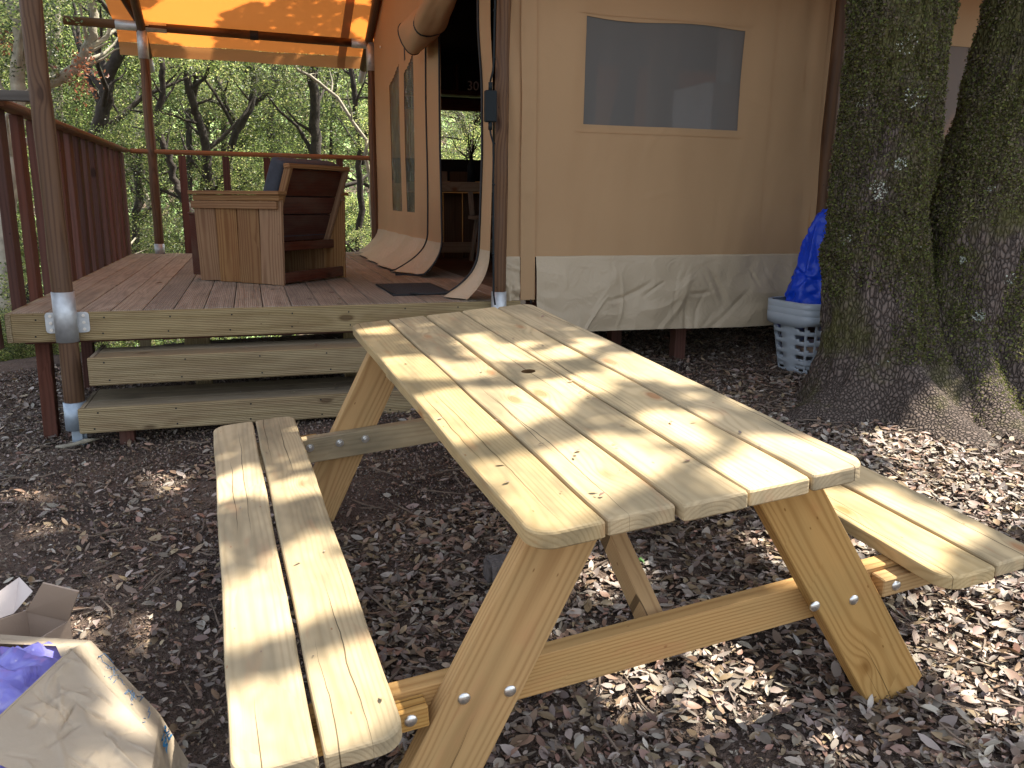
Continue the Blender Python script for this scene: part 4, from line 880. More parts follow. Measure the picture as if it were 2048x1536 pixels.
# fridge seen through the window
FR = thing('fridge', 'white fridge standing behind the grey window screen', 'fridge', (2.95, 5.2, ZD))
board('cabinet', FR, M['fridge'], (3.22, 5.35, ZD), (3.22, 5.35, 2.04), (0, -1, 0), .5, .5, .01); board('door', FR, M['fridge'], (3.22, 5.075, ZD+.05), (3.22, 5.075, 2.03), (0, -1, 0), .49, .045, .008)
board('handle', FR, M['greytube'], (3.02, 5.04, 1.5), (3.02, 5.04, 1.85), (0, -1, 0), .02, .02)
board('cabinet_top', FR, M['fridge'], (3.31, 5.35, 2.05), (3.31, 5.35, 2.45), (0, -1, 0), .16, .2, .01, label='pale box on top of the fridge')

# ------------------------------------------------------------------ laundry baskets with blue bag
def basket_profile(a, w, d, e=.21):
    """superellipse rim"""
    c, s = np.cos(a), np.sin(a); return np.sign(c)*np.abs(c)**(2*e)*w, np.sign(s)*np.abs(s)**(2*e)*d
BX, BY = 3.43, 4.34; BG = float(gz(BX, BY))-.01; ROT = .10
def basket(dz, label, sticker=True):
    sh = int(round(dz/.01273))
    t = thing('laundry_basket', label, 'laundry basket', (BX, BY, BG+dz), 'grey laundry baskets stacked behind the oak'); n = 96; rows = 26; H = .385
    def pt(k, z, out=0):
        a = 2*math.pi*k/n; f = z/H; w = .205+.060*f+out; d = .155+.05*f+out
        x, y = basket_profile(np.array([a]), w, d); x = float(x[0]); y = float(y[0]); return (x*math.cos(ROT)-y*math.sin(ROT), x*math.sin(ROT)+y*math.cos(ROT), z)
    V = []; F = []
    for r in range(rows+1):
        for k in range(n): V.append(pt(k, H*.86*r/rows))
    for r in range(rows):
        f = r/rows
        for k in range(n):
            rq = (r+sh) % 5; hole = (rq in (2, 3, 4)) and 2 <= r < 25 and (k % 8) in (1, 2, 3, 4, 5, 6) and not (rq == 2 and k % 8 in (1, 2))
            if not hole: F.append((r*n+k, r*n+(k+1) % n, (r+1)*n+(k+1) % n, (r+1)*n+k))
    F.append(tuple(reversed(range(n))))
    me = mesh_np('wall', V, F, M['grey_plastic'], smooth=True); o = obj('wall', me, t, Matrix.Translation((BX, BY, BG+dz)))
    md = o.modifiers.new('s', 'SOLIDIFY'); md.thickness = .003
    # rim: deep skirt with a wavy lower edge
    V = []; F = []; prof = [(.002, -.055, 1), (.030, -.060, 1), (.028, -.03, 0), (.024, -.004, 0), (.016, .0, 0), (.002, -.004, 0)]
    for k in range(n):
        a = 2*math.pi*k/n; wave = -.016*math.cos(2*a)*1
        for out, dzz, wv_ in prof: V.append(pt(k, H+dzz+(wave if wv_ else 0), out))
    m_ = len(prof)
    for k in range(n):
        for q in range(m_-1): a = k*m_+q; b = ((k+1) % n)*m_+q; F.append((a, b, b+1, a+1))
    rm = obj('rim', mesh_np('rim', V, F, M['grey_plastic'], smooth=True), t, Matrix.Translation((BX, BY, BG+dz)))
    rm.modifiers.new('s', 'SOLIDIFY').thickness = .002
    if sticker:
        c_ = Vector((BX-.06, BY-.218, BG+dz+H-.03))
        st = obj('sticker', box_me(.030, .001, .022, M['sticker'], .0003), t, ax(c_, (1, .08, 0), (-.08, 1, .12)))
        for q in range(2): obj('print', box_me(.018-.006*q, .001, .004, M['stickerink'], .0002), st, ax(c_+Vector((-.001, -.0012, .004-.008*q)), (1, .08, 0), (-.08, 1, .12)))
    return t
basket(0, 'lowest grey slotted laundry basket of the stack behind the oak trunk', False)
basket(.038, 'middle grey laundry basket of the stack, small white label on rim')
basket(.076, 'topmost grey laundry basket, white label, holding the blue bag')
inn = thing('basket_contents', 'beige bundle lying in the bottom of the grey laundry baskets', 'bundle', (BX, BY, BG+.09))
me = bpy.data.meshes.new('bundle'); bm = bmesh.new(); bmesh.ops.create_icosphere(bm, subdivisions=4, radius=1)
for v in bm.verts: v.co = Vector((v.co.x*.15, v.co.y*.12, v.co.z*.05))*(1+.1*math.sin(v.co.x*9)*math.cos(v.co.y*7))
bm.to_mesh(me); bm.free(); me.materials.append(M['terracotta']); obj('bundle', me, inn, Matrix.Translation((BX, BY, BG+.15)))
def crumple(name, mat, prof, segs, rows, seed, parent, amp=.02, sq=1., facet=5.5):
    """prof(t)->(cx,cy,cz,rx,ry)"""
    V = []; F = []
    for r in range(rows+1):
        t = r/rows; cx, cy, cz, rx, ry = prof(t)
        for k in range(segs):
            a = 2*math.pi*k/segs; V.append((cx+rx*math.cos(a), cy+ry*math.sin(a), cz))
    V = np.array(V); C = np.array([prof(r/rows)[:3] for r in range(rows+1)]).repeat(segs, 0); d = V-C; d /= np.linalg.norm(d, axis=1)[:, None]+1e-6
    r1 = 1-2*np.abs(vnoise(V*facet, seed, 2)); r2 = 1-2*np.abs(vnoise(V*facet*2.3, seed+1, 2)); r3 = vnoise(V*facet*1.1, seed+2, 2)
    ang = np.tile(np.linspace(0, 2*np.pi, segs, endpoint=False), rows+1)*.2; cr_ = creases(ang, V[:, 2], seed, 90, 1, float(np.ptp(V[:, 2])), float(V[:, 2].min()))
    V = V + d*(amp*(r1*.35+r2*.2+r3*.8+cr_*1.3))[:, None]
    for r in range(rows):
        for k in range(segs): F.append((r*segs+k, r*segs+(k+1) % segs, (r+1)*segs+(k+1) % segs, (r+1)*segs+k))
    F.append(tuple(range(rows*segs, (rows+1)*segs)))
    return obj(name, mesh_np(name, V, F, mat, smooth=True), parent)
bb_ = thing('blue_plastic_bag', 'bright blue crumpled plastic sack stuffed upright in the top laundry basket', 'bag', (BX, BY, BG+.4))
def bpf(t):
    z = BG+.38+t*.64; k = max(0, t-.22)/.78; wx = .232*(1-k)+.095*k; return (BX+.02+.04*k, BY+.01, z, wx*(1 if t < .97 else .8), wx*.72)
crumple('sack', M['bluebag'], bpf, 110, 100, 101, bb_, .017)
crumple('sack_fold', M['bluebag'], lambda t: (BX+.05, BY-.10+.03*t, BG+.415+.16*t, .13*(1-t*.5), .06*(1-t*.6)), 50, 30, 107, bb_, .02)

# ------------------------------------------------------------------ paper bag, purple bag, cardboard box (bottom left)
PB = thing('paper_bag', 'crumpled kraft paper carrier bag lying open with blue handwriting and print', 'bag', (-.4, 1.6, 0))
A0 = az(-70, 1498, .33); A1 = az(142, 1299, .33); B1 = az(313, 1478, .25); B0 = az(285, 1660, .27); G1 = az(182, 1281, .27); G2 = az(320, 1428, .17)
GA = az(150, 1300, .0); GD = az(378, 1524, .0); GE = az(345, 1620, .0)
def quad(P00, P10, P11, P01, seed, amp=.008, fold=True):
    P = [np.array(p) for p in (P00, P10, P11, P01)]; nrm = np.cross(P[1]-P[0], P[3]-P[0]); nrm = nrm/np.linalg.norm(nrm)
    def f(u, v):
        u_, v_ = u[:, None], v[:, None]; B_ = P[0]*(1-u_)*(1-v_)+P[1]*u_*(1-v_)+P[2]*u_*v_+P[3]*(1-u_)*v_
        q = np.c_[u*2.6, v*2.6]; w = np.clip(np.minimum(np.minimum(u, 1-u), np.minimum(v, 1-v))*10, 0, 1)
        d = amp*(.5*vnoise(q, seed, 2) + .9*creases(u, v, seed, 70, 1, 1, 0))*w
        return B_ + d[:, None]*nrm
    return f
top_f = quad(A0, B0, B1, A1, 201, .010); sheet('front_panel', M['paper'], top_f, 90, 90, PB)
gus = quad(A1, B1, G2, G1, 203, .0035); sheet('side_panel', M['paper'], gus, 60, 30, PB)
gus2 = quad(G1, G2, GD, GA, 204, .005); sheet('side_panel', M['paper'], gus2, 40, 20, PB)
bot = quad(B1, B0, az(300, 1760, 0), GE, 205, .006); sheet('bottom_panel', M['paper'], bot, 30, 30, PB)
bot2 = quad(G2, B1, GE, GD, 206, .005); sheet('bottom_panel', M['paper'], bot2, 40, 40, PB)
RL_ = az(-70, 1264, .27); bk_ = quad(RL_, G1, GA, az(-80, 1310, 0), 207, .006); sheet('back_panel', M['paper'], bk_, 40, 20, PB)
rimf = quad(RL_, G1, az(112, 1292, .285), az(-70, 1284, .285), 208, .004); sheet('rim_fold', M['paper'], rimf, 50, 12, PB)
tipf = quad(G1, A1, az(122, 1314, .30), az(112, 1292, .285), 209, .003); sheet('rim_tip', M['paper'], tipf, 10, 10, PB)
tube('rim_edge', M['paper'], [tuple(top_f(np.array([0.]), np.array([t]))[0]) for t in np.linspace(0, 1, 20)], .0022, 6, PB)
def densify(pts, n=5):
    out = []
    for a, b in zip(pts[:-1], pts[1:]): out += [(a[0]+(b[0]-a[0])*q/n, a[1]+(b[1]-a[1])*q/n) for q in range(n)]
    return out+[pts[-1]]
def stroke(f, pts, r, mat, nrm):
    P = [tuple(Vector(f(np.array([u]), np.array([v]))[0])+Vector(nrm)*.0032) for u, v in densify(pts)]; return tube_arrays(P, r, 5, 0, True)
gn = np.cross(np.array(B1-A1), np.array(G1-A1)); gn = Vector(gn/np.linalg.norm(gn)); gn = gn if gn.dot(Vector((0, 0, CH))-A1) > 0 else -gn
# hand-drawn marks: <, v, M, -, A, V, strokes
ST_ = [[(.20, .95), (.20, .55), (.34, .75), (.42, .9)], [(.20, .95), (.34, .98)], [(.32, .45), (.38, .62), (.43, .5), (.50, .72), (.56, .62)], [(.37, .28), (.42, .42), (.45, .3)], [(.47, .28), (.47, .42)],
       [(.60, .30), (.66, .62), (.72, .42)], [(.60, .30), (.62, .52), (.70, .36), (.66, .62)], [(.72, .72), (.78, .9), (.76, .6)], [(.70, .22), (.73, .32)], [(.86, .6), (.9, .38), (.86, .22)], [(.88, .12), (.86, .05)]]
Vs, Fs = [], []
for s_ in ST_:
    v_, f_ = stroke(gus, [(u*.98, v*.95) for u, v in s_], .0008, M['pen'], gn); Fs += [tuple(i+len(Vs) for i in f) for f in f_]; Vs += v_
obj('handwriting', mesh_np('handwriting', Vs, Fs, M['pen']), PB)
bn = (B1-G2).cross(GE-B1).normalized(); bn = bn if bn.dot(Vector((0, 0, CH))-B1) > 0 else -bn
for txt, u0 in (('UU', .12), ('JOL', .42)):
    fc = bpy.data.curves.new('print', 'FONT'); fc.body = txt; fc.size = 1; fc.offset = .03; me = txt_mesh(fc, M['print'])
    q = np.array([v.co[:] for v in me.vertices]); Pn = bot2(u0+.30-q[:, 1]*.26, .10+q[:, 0]*.15) + np.array(bn)*.006; me.vertices.foreach_set('co', Pn.astype(np.float32).ravel()); me.update(); obj('print', me, PB)
pp = thing('purple_plastic_bag', 'glossy purple blue plastic bag stuffed in the mouth of the paper bag', 'bag', (-.5, 1.7, .1))
me = bpy.data.meshes.new('bag_film'); bm = bmesh.new(); bmesh.ops.create_icosphere(bm, subdivisions=5, radius=1)
P = np.array([v.co[:] for v in bm.verts]); nn = P.copy(); P = P*np.array([.17, .24, .13]); d = .020*(1-2*np.abs(vnoise(P*15, 301, 2))**.7) + .010*(1-2*np.abs(vnoise(P*34, 302, 2))**.7) + .02*vnoise(P*5, 303, 2)
P = P + nn*d[:, None]
for v, p in zip(bm.verts, P): v.co = p
for f in bm.faces: f.smooth = True
bm.to_mesh(me); bm.free(); me.materials.append(M['purplebag']); obj('bag_film', me, pp, ax((-.575, 1.70, .188), (1, -.35, .0), (.35, 1, 0)))
BXN = thing('cardboard_box', 'open brown cardboard box with raised flaps behind the paper bag', 'box', (-.65, 2.1, 0))
K0 = Vector((-.78, 2.36, .17)); K1 = Vector((-.622, 2.279, .17)); K2 = Vector((-.506, 2.193, .17)); K3 = Vector((-.64, 1.99, .17)); K4 = Vector((-.86, 2.13, .17))
def panel(name, a, b, c, d, mat, th=.004, par=None):
    a, b, c, d = map(Vector, (a, b, c, d)); n = (b-a).cross(d-a).normalized()*th; V = [a, b, c, d, a+n, b+n, c+n, d+n]
    return obj(name, mesh_np(name, [tuple(v) for v in V], [(3, 2, 1, 0), (4, 5, 6, 7), (0, 1, 5, 4), (1, 2, 6, 5), (2, 3, 7, 6), (3, 0, 4, 7)], mat), par)
dn = lambda p: Vector((p.x, p.y, float(gz(p.x, p.y))+.004))
K1 = Vector((-.622, 2.279, .17)); 
panel('box_wall', K1, K2, dn(K2), dn(K1), M['cardboard'], .004, BXN); panel('box_wall', K2, K3, dn(K3), dn(K2), M['cardboard'], .004, BXN)
panel('box_wall', K3, K4, dn(K4), dn(K3), M['cardboard'], .004, BXN); panel('box_wall', K4, K1, dn(K1), dn(K4), M['cardboard'], .004, BXN)
panel('box_bottom', dn(K1)+UPZ*.01, dn(K2)+UPZ*.01, dn(K3)+UPZ*.01, dn(K4)+UPZ*.01, M['cardboard'], .003, BXN)
panel('flap', K1, K2, (-.449, 2.08, .30), (-.544, 2.156, .30), M['cardboard'], .004, BXN)
panel('flap', K4+Vector((.04, .02, 0)), K1+Vector((-.03, -.008, 0)), (-.595, 2.245, .238), (-.645, 2.33, .245), M['cardboard_in'], .004, BXN)
panel('flap', K2, K3, (-.45, 1.95, .12), (-.40, 2.10, .12), M['cardboard'], .004, BXN) if False else None
# stone under the table
me = bpy.data.meshes.new('stone'); bm = bmesh.new(); bmesh.ops.create_cube(bm, size=1); bmesh.ops.bevel(bm, geom=bm.edges[:], offset=.12, segments=2, affect='EDGES'); bmesh.ops.subdivide_edges(bm, edges=bm.edges[:], cuts=1)
P = np.array([v.co[:] for v in bm.verts]); dd = .09*vnoise(P*2.5, 311, 3)
for v, p, q in zip(bm.verts, P, dd): v.co = Vector(p*(1+q))*Vector((.10, .09, .08)) if False else Vector((p[0]*.10*(1+q), p[1]*.09*(1+q), p[2]*.08*(1+q)))
bm.to_mesh(me); bm.free(); me.materials.append(M['stone']); o = obj('stone', me, None, Matrix.Translation((.735, 2.42, .045))); tag(o, 'square grey stone on the ground under the picnic table', 'stone')
# branch lying at the pole foot
o = tube('fallen_branch', M['bark_pale'], [(-.99, 4.44, .015), (-.95, 4.42, .02), (-.91, 4.43, .025), (-.86, 4.46, .03), (-.80, 4.49, .03)], [.007, .012, .009, .013, .004], 7); tag(o, 'short lichen covered branch lying at the left pole foot', 'branch')
for (x_, y_, lab) in ((1.47, 1.62, 'small green oak seedling between litter leaves near the right table leg'), (1.18, 2.3, 'tiny green seedling under the right side of the tabletop')):
    C = np.array([[x_, y_, float(gz(x_, y_))+.03]])+RNG.normal(size=(7, 3))*np.array([.012, .012, .008]); Vl, Fl = leaf_quads(C, .03, .014, .8)
    o = obj('seedling', mesh_np('seedling', Vl, Fl, M['seedling'])); tag(o, lab, 'seedling')

# ------------------------------------------------------------------ the big twin oak
OK = thing('holm_oak', 'large mossy twin trunked oak beside the tent on the right', 'tree', (3.25, 3.5, .15))
def trunk(cx, cy, path, r0, flare, lobes, seed, zb=-.05, zt=8.3, name='trunk'):
    nz_, na = 210, 200; zsn = np.concatenate([np.linspace(zb, 1.2, 190), np.linspace(1.21, 2.8, 130), np.linspace(2.9, zt, 30)]); nz_ = len(zsn)
    A_, Z_ = np.meshgrid(np.linspace(0, 2*np.pi, na, endpoint=False), zsn); a = A_.ravel(); z = Z_.ravel()
    h = np.clip(z-.15, 0, None); fl = flare*np.exp(-h/.13) + .04*np.exp(-h/.5)
    lob = sum(am*np.exp(-((np.angle(np.exp(1j*(a-an))))/wd)**2)*np.exp(-h/hh) for an, am, wd, hh in lobes)
    r = r0*(1-.03*h)*(1+.04*np.cos(2*a+seed)) + fl*.5 + lob
    cx_ = cx + np.interp(z, [p[0] for p in path], [p[1] for p in path]); cy_ = cy + np.interp(z, [p[0] for p in path], [p[2] for p in path])
    q = np.c_[np.cos(a)*r0*1.0, np.sin(a)*r0*1.0, z*.8]
    r = r + .026*vnoise(q*4, seed, 3) + .014*vnoise(q*np.array([16, 16, 7]), seed+1, 3) + .011*(1-2*np.abs(vnoise(q*np.array([30, 30, 9]), seed+2, 2))) + .03*np.exp(-h/.35)*vnoise(q*np.array([9, 9, 4]), seed+3, 2)
    V = np.c_[cx_+r*np.cos(a), cy_+r*np.sin(a), z]
    i, j = np.meshgrid(np.arange(na), np.arange(nz_-1)); aa = (j*na+i).ravel(); bb2 = (j*na+(i+1) % na).ravel()
    F = np.stack([aa, bb2, bb2+na, aa+na], 1); o = obj(name, mesh_np(name, V, F, M['bark'], smooth=True), OK); return V, a, o
D2 = math.radians
V1, a1, _ = trunk(3.12, 3.62, [(0, .08, -.03), (.6, .085, 0), (1.2, .045, 0), (2.3, .045, .0), (8.5, .45, .1)], .254, .30,
      [(D2(-92), .58, .32, .17), (D2(196), .34, .26, .10), (D2(-140), .22, .26, .12), (D2(-55), .46, .28, .26), (D2(60), .2, .5, .2)], 401)
V2, a2, _ = trunk(3.72, 3.58, [(0, .02, -.05), (.5, .03, 0), (1.2, .15, 0), (2.3, .33, .0), (8.5, 1.1, -.1)], .285, .30,
      [(D2(-78), .36, .28, .26), (D2(-115), .58, .24, .20), (D2(-30), .28, .3, .2), (D2(190), .22, .5, .40)], 402)
# moss tufts on the bark
def moss(V, seed, n, zlo, zhi, name, m_, L_=.017):
    nzr = vnoise(V*2.6, seed, 3) + (V[:, 2]-1.1)*.35; ok = np.where((V[:, 2] > zlo) & (V[:, 2] < zhi) & (nzr + RNG.uniform(-.45, .3, len(V)) > -.05) & (V[:, 1] < 3.75))[0]
    k = RNG.choice(ok, n); C = V[k] + RNG.normal(size=(n, 3))*.006; Vl, Fl = leaf_quads(C, L_, L_*.7, 0, .5)
    o = obj(name, mesh_np(name, Vl, Fl, m_, RNG.choice(2, len(Fl)) if isinstance(m_, list) else None), OK); o['kind'] = 'stuff'
moss(V1, 411, 60000, .45, 2.6, 'moss', [M['moss'], M['moss2']]); moss(V2, 412, 50000, .45, 2.6, 'moss', [M['moss'], M['moss2']])
ok = np.where((V2[:, 2] > .1) & (V2[:, 2] < 1.2) & (V2[:, 1] < 3.6) & (vnoise(V2*3.3, 414, 2) > .05))[0]; C = V2[RNG.choice(ok, 15000)] + RNG.normal(size=(15000, 3))*.009
Vl, Fl = leaf_quads(C, .013, .008, 0, .5); o = obj('moss', mesh_np('moss', Vl, Fl, M['moss']), OK); o['kind'] = 'stuff'
for Vv, pts_ in ((V1, [(1760, 378, .045, 140), (1800, 327, .03, 90), (1830, 190, .05, 70), (1690, 480, .03, 50), (1725, 210, .02, 30), (1815, 90, .05, 60)]), (V2, [(1958, 632, .03, 90), (1925, 520, .02, 40), (2020, 560, .03, 40), (1985, 380, .02, 30)])):
    L_c = []
    for px_, py_, sp_, n_ in pts_:
        d_ = at(px_, py_, 3.4) - Vector((0, 0, CH)); d_ = np.array(d_.normalized()); W_ = Vv - np.array([0, 0, CH]); tt = W_@d_; dist = np.linalg.norm(W_-tt[:, None]*d_, axis=1)
        near_ = np.where(dist < sp_)[0]; near_ = near_[tt[near_] < tt[near_].min()+.12]
        if len(near_): L_c.append(Vv[RNG.choice(near_, n_)]+RNG.normal(size=(n_, 3))*.004)
    Vl, Fl = leaf_quads(np.concatenate(L_c), .012, .010, 0, .3); o = obj('lichen', mesh_np('lichen', Vl, Fl, M['lichen']), OK); o['kind'] = 'stuff'
# unseen crown overhead, leaf gaps shaped to throw the sunlit patches below
SXY = np.array([.521, .0665])
LITP = [[[0.34,3.14],[0.46,3.06],[0.45,2.95],[0.34,3.01]],[[0.38,2.6],[0.52,2.58],[0.57,2.5],[0.67,2.38],[0.67,2.3],[0.59,2.32],[0.52,2.32],[0.41,2.36],[0.39,2.48]],[[0.65,2.76],[0.73,2.8],[0.75,2.65],[0.8,2.6],[0.89,2.6],[0.8,2.52],[0.84,2.45],[0.96,2.46],[1.04,2.52],[1.08,2.45],[0.97,2.36],[0.86,2.35],[0.77,2.4],[0.69,2.44],[0.67,2.59]],[[1.01,2.27],[1.13,2.28],[1.14,2.06],[1.16,1.94],[1.08,2.0],[1.01,2.09],[0.99,2.22]],[[0.83,2.12],[0.91,2.16],[0.96,2.06],[0.9,1.98],[0.84,2.03]],[[0.72,2.14],[0.79,2.12],[0.82,1.99],[0.76,1.89],[0.72,1.88],[0.7,2.05]],[[0.44,2.17],[0.51,2.19],[0.59,2.17],[0.69,2.1],[0.75,1.92],[0.68,1.84],[0.6,1.8],[0.54,1.79],[0.45,1.78],[0.43,2.02]],[[0.9,1.77],[1.05,1.74],[0.95,1.52],[0.91,1.59]],[[0.46,1.63],[0.58,1.63],[0.63,1.63],[0.72,1.65],[0.77,1.67],[0.82,1.68],[0.84,1.63],[0.85,1.54],[0.85,1.48],[0.79,1.43],[0.72,1.39],[0.64,1.35],[0.59,1.32],[0.54,1.29],[0.49,1.33],[0.49,1.45]],[[0.88,3.17],[1.07,3.23],[1.09,3.1],[0.97,3.02],[0.92,3.08]],[[0.94,1.42],[1.03,1.52],[1.13,1.52],[1.2,1.45],[1.23,1.32],[1.05,1.25],[0.9,1.26]],[[0.03,2.68],[0.1,2.65],[0.15,2.75],[0.17,2.62],[0.14,2.5],[0.06,2.47],[0.04,2.49]],[[0.18,2.64],[0.24,2.55],[0.32,2.61],[0.33,2.51],[0.34,2.41],[0.24,2.42],[0.2,2.49]],[[0.22,2.09],[0.29,2.12],[0.36,2.14],[0.39,1.76],[0.3,1.74],[0.26,1.72],[0.22,1.73],[0.18,1.69],[0.09,1.7],[0.08,1.87],[0.14,1.98],[0.22,2.03]],[[0.1,1.53],[0.15,1.54],[0.21,1.55],[0.26,1.52],[0.27,1.29],[0.12,1.31]],[[0.26,1.57],[0.34,1.6],[0.41,1.6],[0.42,1.45],[0.42,1.36],[0.38,1.31],[0.32,1.3],[0.28,1.31]],[[1.75,1.8],[1.84,1.81],[1.86,1.46],[1.68,1.47]],[[1.63,1.78],[1.71,1.78],[1.71,1.43],[1.62,1.39]],[[0.44,3.33],[0.6,3.47],[1.0,3.35],[0.96,3.21],[0.59,3.22]],[[1.54,2.0],[1.75,1.81],[1.7,1.61],[1.48,1.51],[1.36,1.59]],[[1.35,2.52],[1.56,2.33],[1.35,2.16]],[[2.26,1.88],[2.66,1.86],[2.19,1.42],[1.96,1.32],[2.05,1.58]],[[1.2,1.96],[1.42,1.95],[1.34,1.71],[1.16,1.72]],[[3.33,2.78],[3.58,2.73],[2.9,2.09],[2.95,2.29]],[[2.27,2.36],[2.35,2.25],[2.25,2.07]],[[-0.74,4.06],[-0.33,4.05],[0.16,3.8],[0.12,3.64],[-0.39,3.76],[-0.67,3.78]],[[-1.16,5.73],[-0.74,5.62],[-0.89,5.28]],[[-0.21,2.76],[-0.09,2.72],[-0.08,2.49]],[[2.17,2.13],[2.86,2.65],[3.7,3.34],[3.04,2.6],[2.44,2.1]],[[-0.56,3.31],[-0.36,3.3],[-0.42,3.14]],[[-0.35,1.95],[-0.15,1.86],[0.04,1.56],[0.0,1.54],[-0.18,1.82]]]
def inpoly(P, poly):
    x, y = P[:, 0], P[:, 1]; c = np.zeros(len(P), bool); n = len(poly)
    for k in range(n):
        x1, y1 = poly[k]; x2, y2 = poly[(k+1) % n]; s = ((y1 > y) != (y2 > y)) & (x < (x2-x1)*(y-y1)/(y2-y1+1e-12)+x1); c ^= s
    return c
def lit(S):
    Sw = S + .02*np.c_[vnoise(S*5, 501, 2), vnoise(S*5, 502, 2)]; r = np.zeros(len(S), bool)
    for p in LITP:
        for dx, dy in ((0, 0), (.028, 0), (-.028, 0), (0, .028), (0, -.028)): r |= inpoly(Sw + np.array([dx, dy]), p)
    near = (S[:, 0] > -.1) & (S[:, 0] < 1.95) & (S[:, 1] > 1.1) & (S[:, 1] < 3.4)
    nz2 = vnoise(S*1.5, 503, 2) + .12*vnoise(S*5, 504, 2)
    deck = (S[:, 1] > 5.5) & (S[:, 0] < 2.2)
    return r | inpoly(S, [(2.7, 2.1), (4.0, 2.1), (4.05, 3.2), (3.0, 3.15)]) | inpoly(S, [(3.75, 2.9), (4.25, 2.9), (4.25, 3.6), (3.75, 3.6)]) | (~near & (nz2 > np.where(deck, .40, .40)))
nC = 200000; S_ = np.c_[RNG.uniform(-4.5, 8.5, nC), RNG.uniform(.2, 9.6, nC)]; S_ = S_[~lit(S_)]; hgt = RNG.uniform(6.4, 7.2, len(S_)) + .35*vnoise(S_*.8, 505, 2)
C = np.c_[S_ + SXY*(hgt-.75)[:, None], hgt]; Vl, Fl = leaf_quads(C, .10, .065, .8, .2)
o = obj('crown', mesh_np('crown', Vl, Fl, M['canopyleaf']), OK); o['kind'] = 'stuff'
Vb, Fb = [], []
for k in range(26):
    a = random.uniform(-.1, 2.5); L_ = random.uniform(2.5, 6); x0, y0, z0 = random.choice(((3.5, 3.72, 7.2), (4.6, 3.48, 7.3))); e = (x0+math.cos(a)*L_, y0+math.sin(a)*L_, 7.7+random.uniform(0, .9))
    pts = [(x0+(e[0]-x0)*t+random.gauss(0, .08), y0+(e[1]-y0)*t+random.gauss(0, .08), z0+(e[2]-z0)*t**.6) for t in np.linspace(0, 1, 7)]
    v_, f_ = tube_arrays(pts, np.linspace(.07, .012, 7), 7, len(Vb), False); Vb += v_; Fb += f_
obj('limbs', mesh_np('limbs', Vb, Fb, M['bark_thin'], smooth=True), OK)

# ------------------------------------------------------------------ woodland behind
def clump(name, n, rad, Ln, Wd, mats, wts, flat=.0, squash=.8, twig=26):
    c = RNG.normal(size=(twig*3, 3)); c /= np.linalg.norm(c, axis=1)[:, None]; c *= (RNG.uniform(.25, 1, len(c))**.6*rad)[:, None]; c[:, 2] *= squash
    C = c[RNG.integers(0, len(c), n)] + RNG.normal(size=(n, 3))*rad*.095; Vl, Fl = leaf_quads(C, Ln, Wd, flat, .3); mi = np.tile(RNG.choice(len(mats), n, p=wts), 2)
    return mesh_np(name, Vl, Fl, mats, mi)
CL = [clump('foliage', 3400, 1.0, .055, .03, [M['leafA'], M['leafB'], M['leafC']], [.42, .24, .34]) for _ in range(3)] + [clump('foliage', 3400, 1.0, .055, .03, [M['leafA'], M['leafB'], M['leafC']], [.32, .08, .60]) for _ in range(2)]
def grow(V, F, pts, rad, rr, depth=0):
    v_, f_ = tube_arrays(pts, rad, 8 if rad[0] > .03 else 5, len(V), False); V += v_; F += f_
    if depth > 2: return
    n = len(pts)
    for k in range(1, n):
        for _ in range(2 if depth == 0 else 1):
            if rr.random() < .24:
                p = pts[k]; r = rad[k]*rr.uniform(.35, .6)
                if r < .004: continue
                d = Vector((rr.gauss(0, 1), rr.gauss(0, .6), rr.uniform(.1, 1.1))).normalized(); L_ = r*rr.uniform(22, 40); q = [p]
                for s in range(4): d = (d + Vector((rr.gauss(0, .25), rr.gauss(0, .2), rr.gauss(.08, .2)))).normalized(); q.append(q[-1]+d*L_/4)
                grow(V, F, q, [r, r*.85, r*.65, r*.45, r*.2], rr, depth+1)
def bgtree(polys_, Yd_, rpx, label, mat, seed, crowns, cl=None, size=1., group='slender oaks growing beyond the deck'):
    rr = random.Random(seed); b = at(*polys_[0][-1], Yd_) ; base = Vector((b.x, b.y, float(gz(b.x, b.y))))
    t = thing('oak_tree', label, 'tree', tuple(base), group); V, F = [], []
    for k, pl in enumerate(polys_):
        P = [at(x, y, Yd_+.25*k) for x, y in pl]; 
        if k == 0: P.append(Vector((P[-1].x+.1, P[-1].y, min(P[-1].z-1.0, base.z-.2))))
        Q = []
        for a, c in zip(P[:-1], P[1:]):
            for s in range(4): Q.append(a.lerp(c, s/4)+Vector((rr.gauss(0, .015), rr.gauss(0, .015), 0)))
        Q.append(P[-1]); Q = Q[::-1]; r0 = rpx*Yd_/CF*1.05*(1 if k == 0 else .7); n = len(Q); grow(V, F, Q, [r0*(1-.35*i/n) for i in range(n)], rr)
    obj('trunk', mesh_np('trunk', V, F, mat, smooth=True), t)
    for cx, cy, sc in crowns:
        p = at(cx, cy, Yd_+rr.uniform(-.5, 1.2)); me = (cl or CL)[rr.randrange(len(cl or CL))]
        o = obj('crown', me, t, Matrix.Translation(p) @ Matrix.Rotation(rr.uniform(0, 6.28), 4, 'Z') @ Matrix.Rotation(rr.uniform(-.5, .5), 4, 'X') @ Matrix.Diagonal((sc*size*rr.uniform(.85, 1.3), sc*size, sc*size*rr.uniform(.6, .95), 1)))
    return t
DK_, PL_ = M['bark_thin'], M['bark_pale']
DC = CL[3:]
bgtree([[(370, 118), (385, 202), (394, 230), (412, 300), (420, 370), (425, 520)], [(393, 115), (391, 160), (386, 202)]], 12.0, 9, 'dark forked oak left of centre behind the back rail', DK_, 1, [(300, 60, .9), (460, 90, .8), (350, 420, .6), (470, 340, .55)])
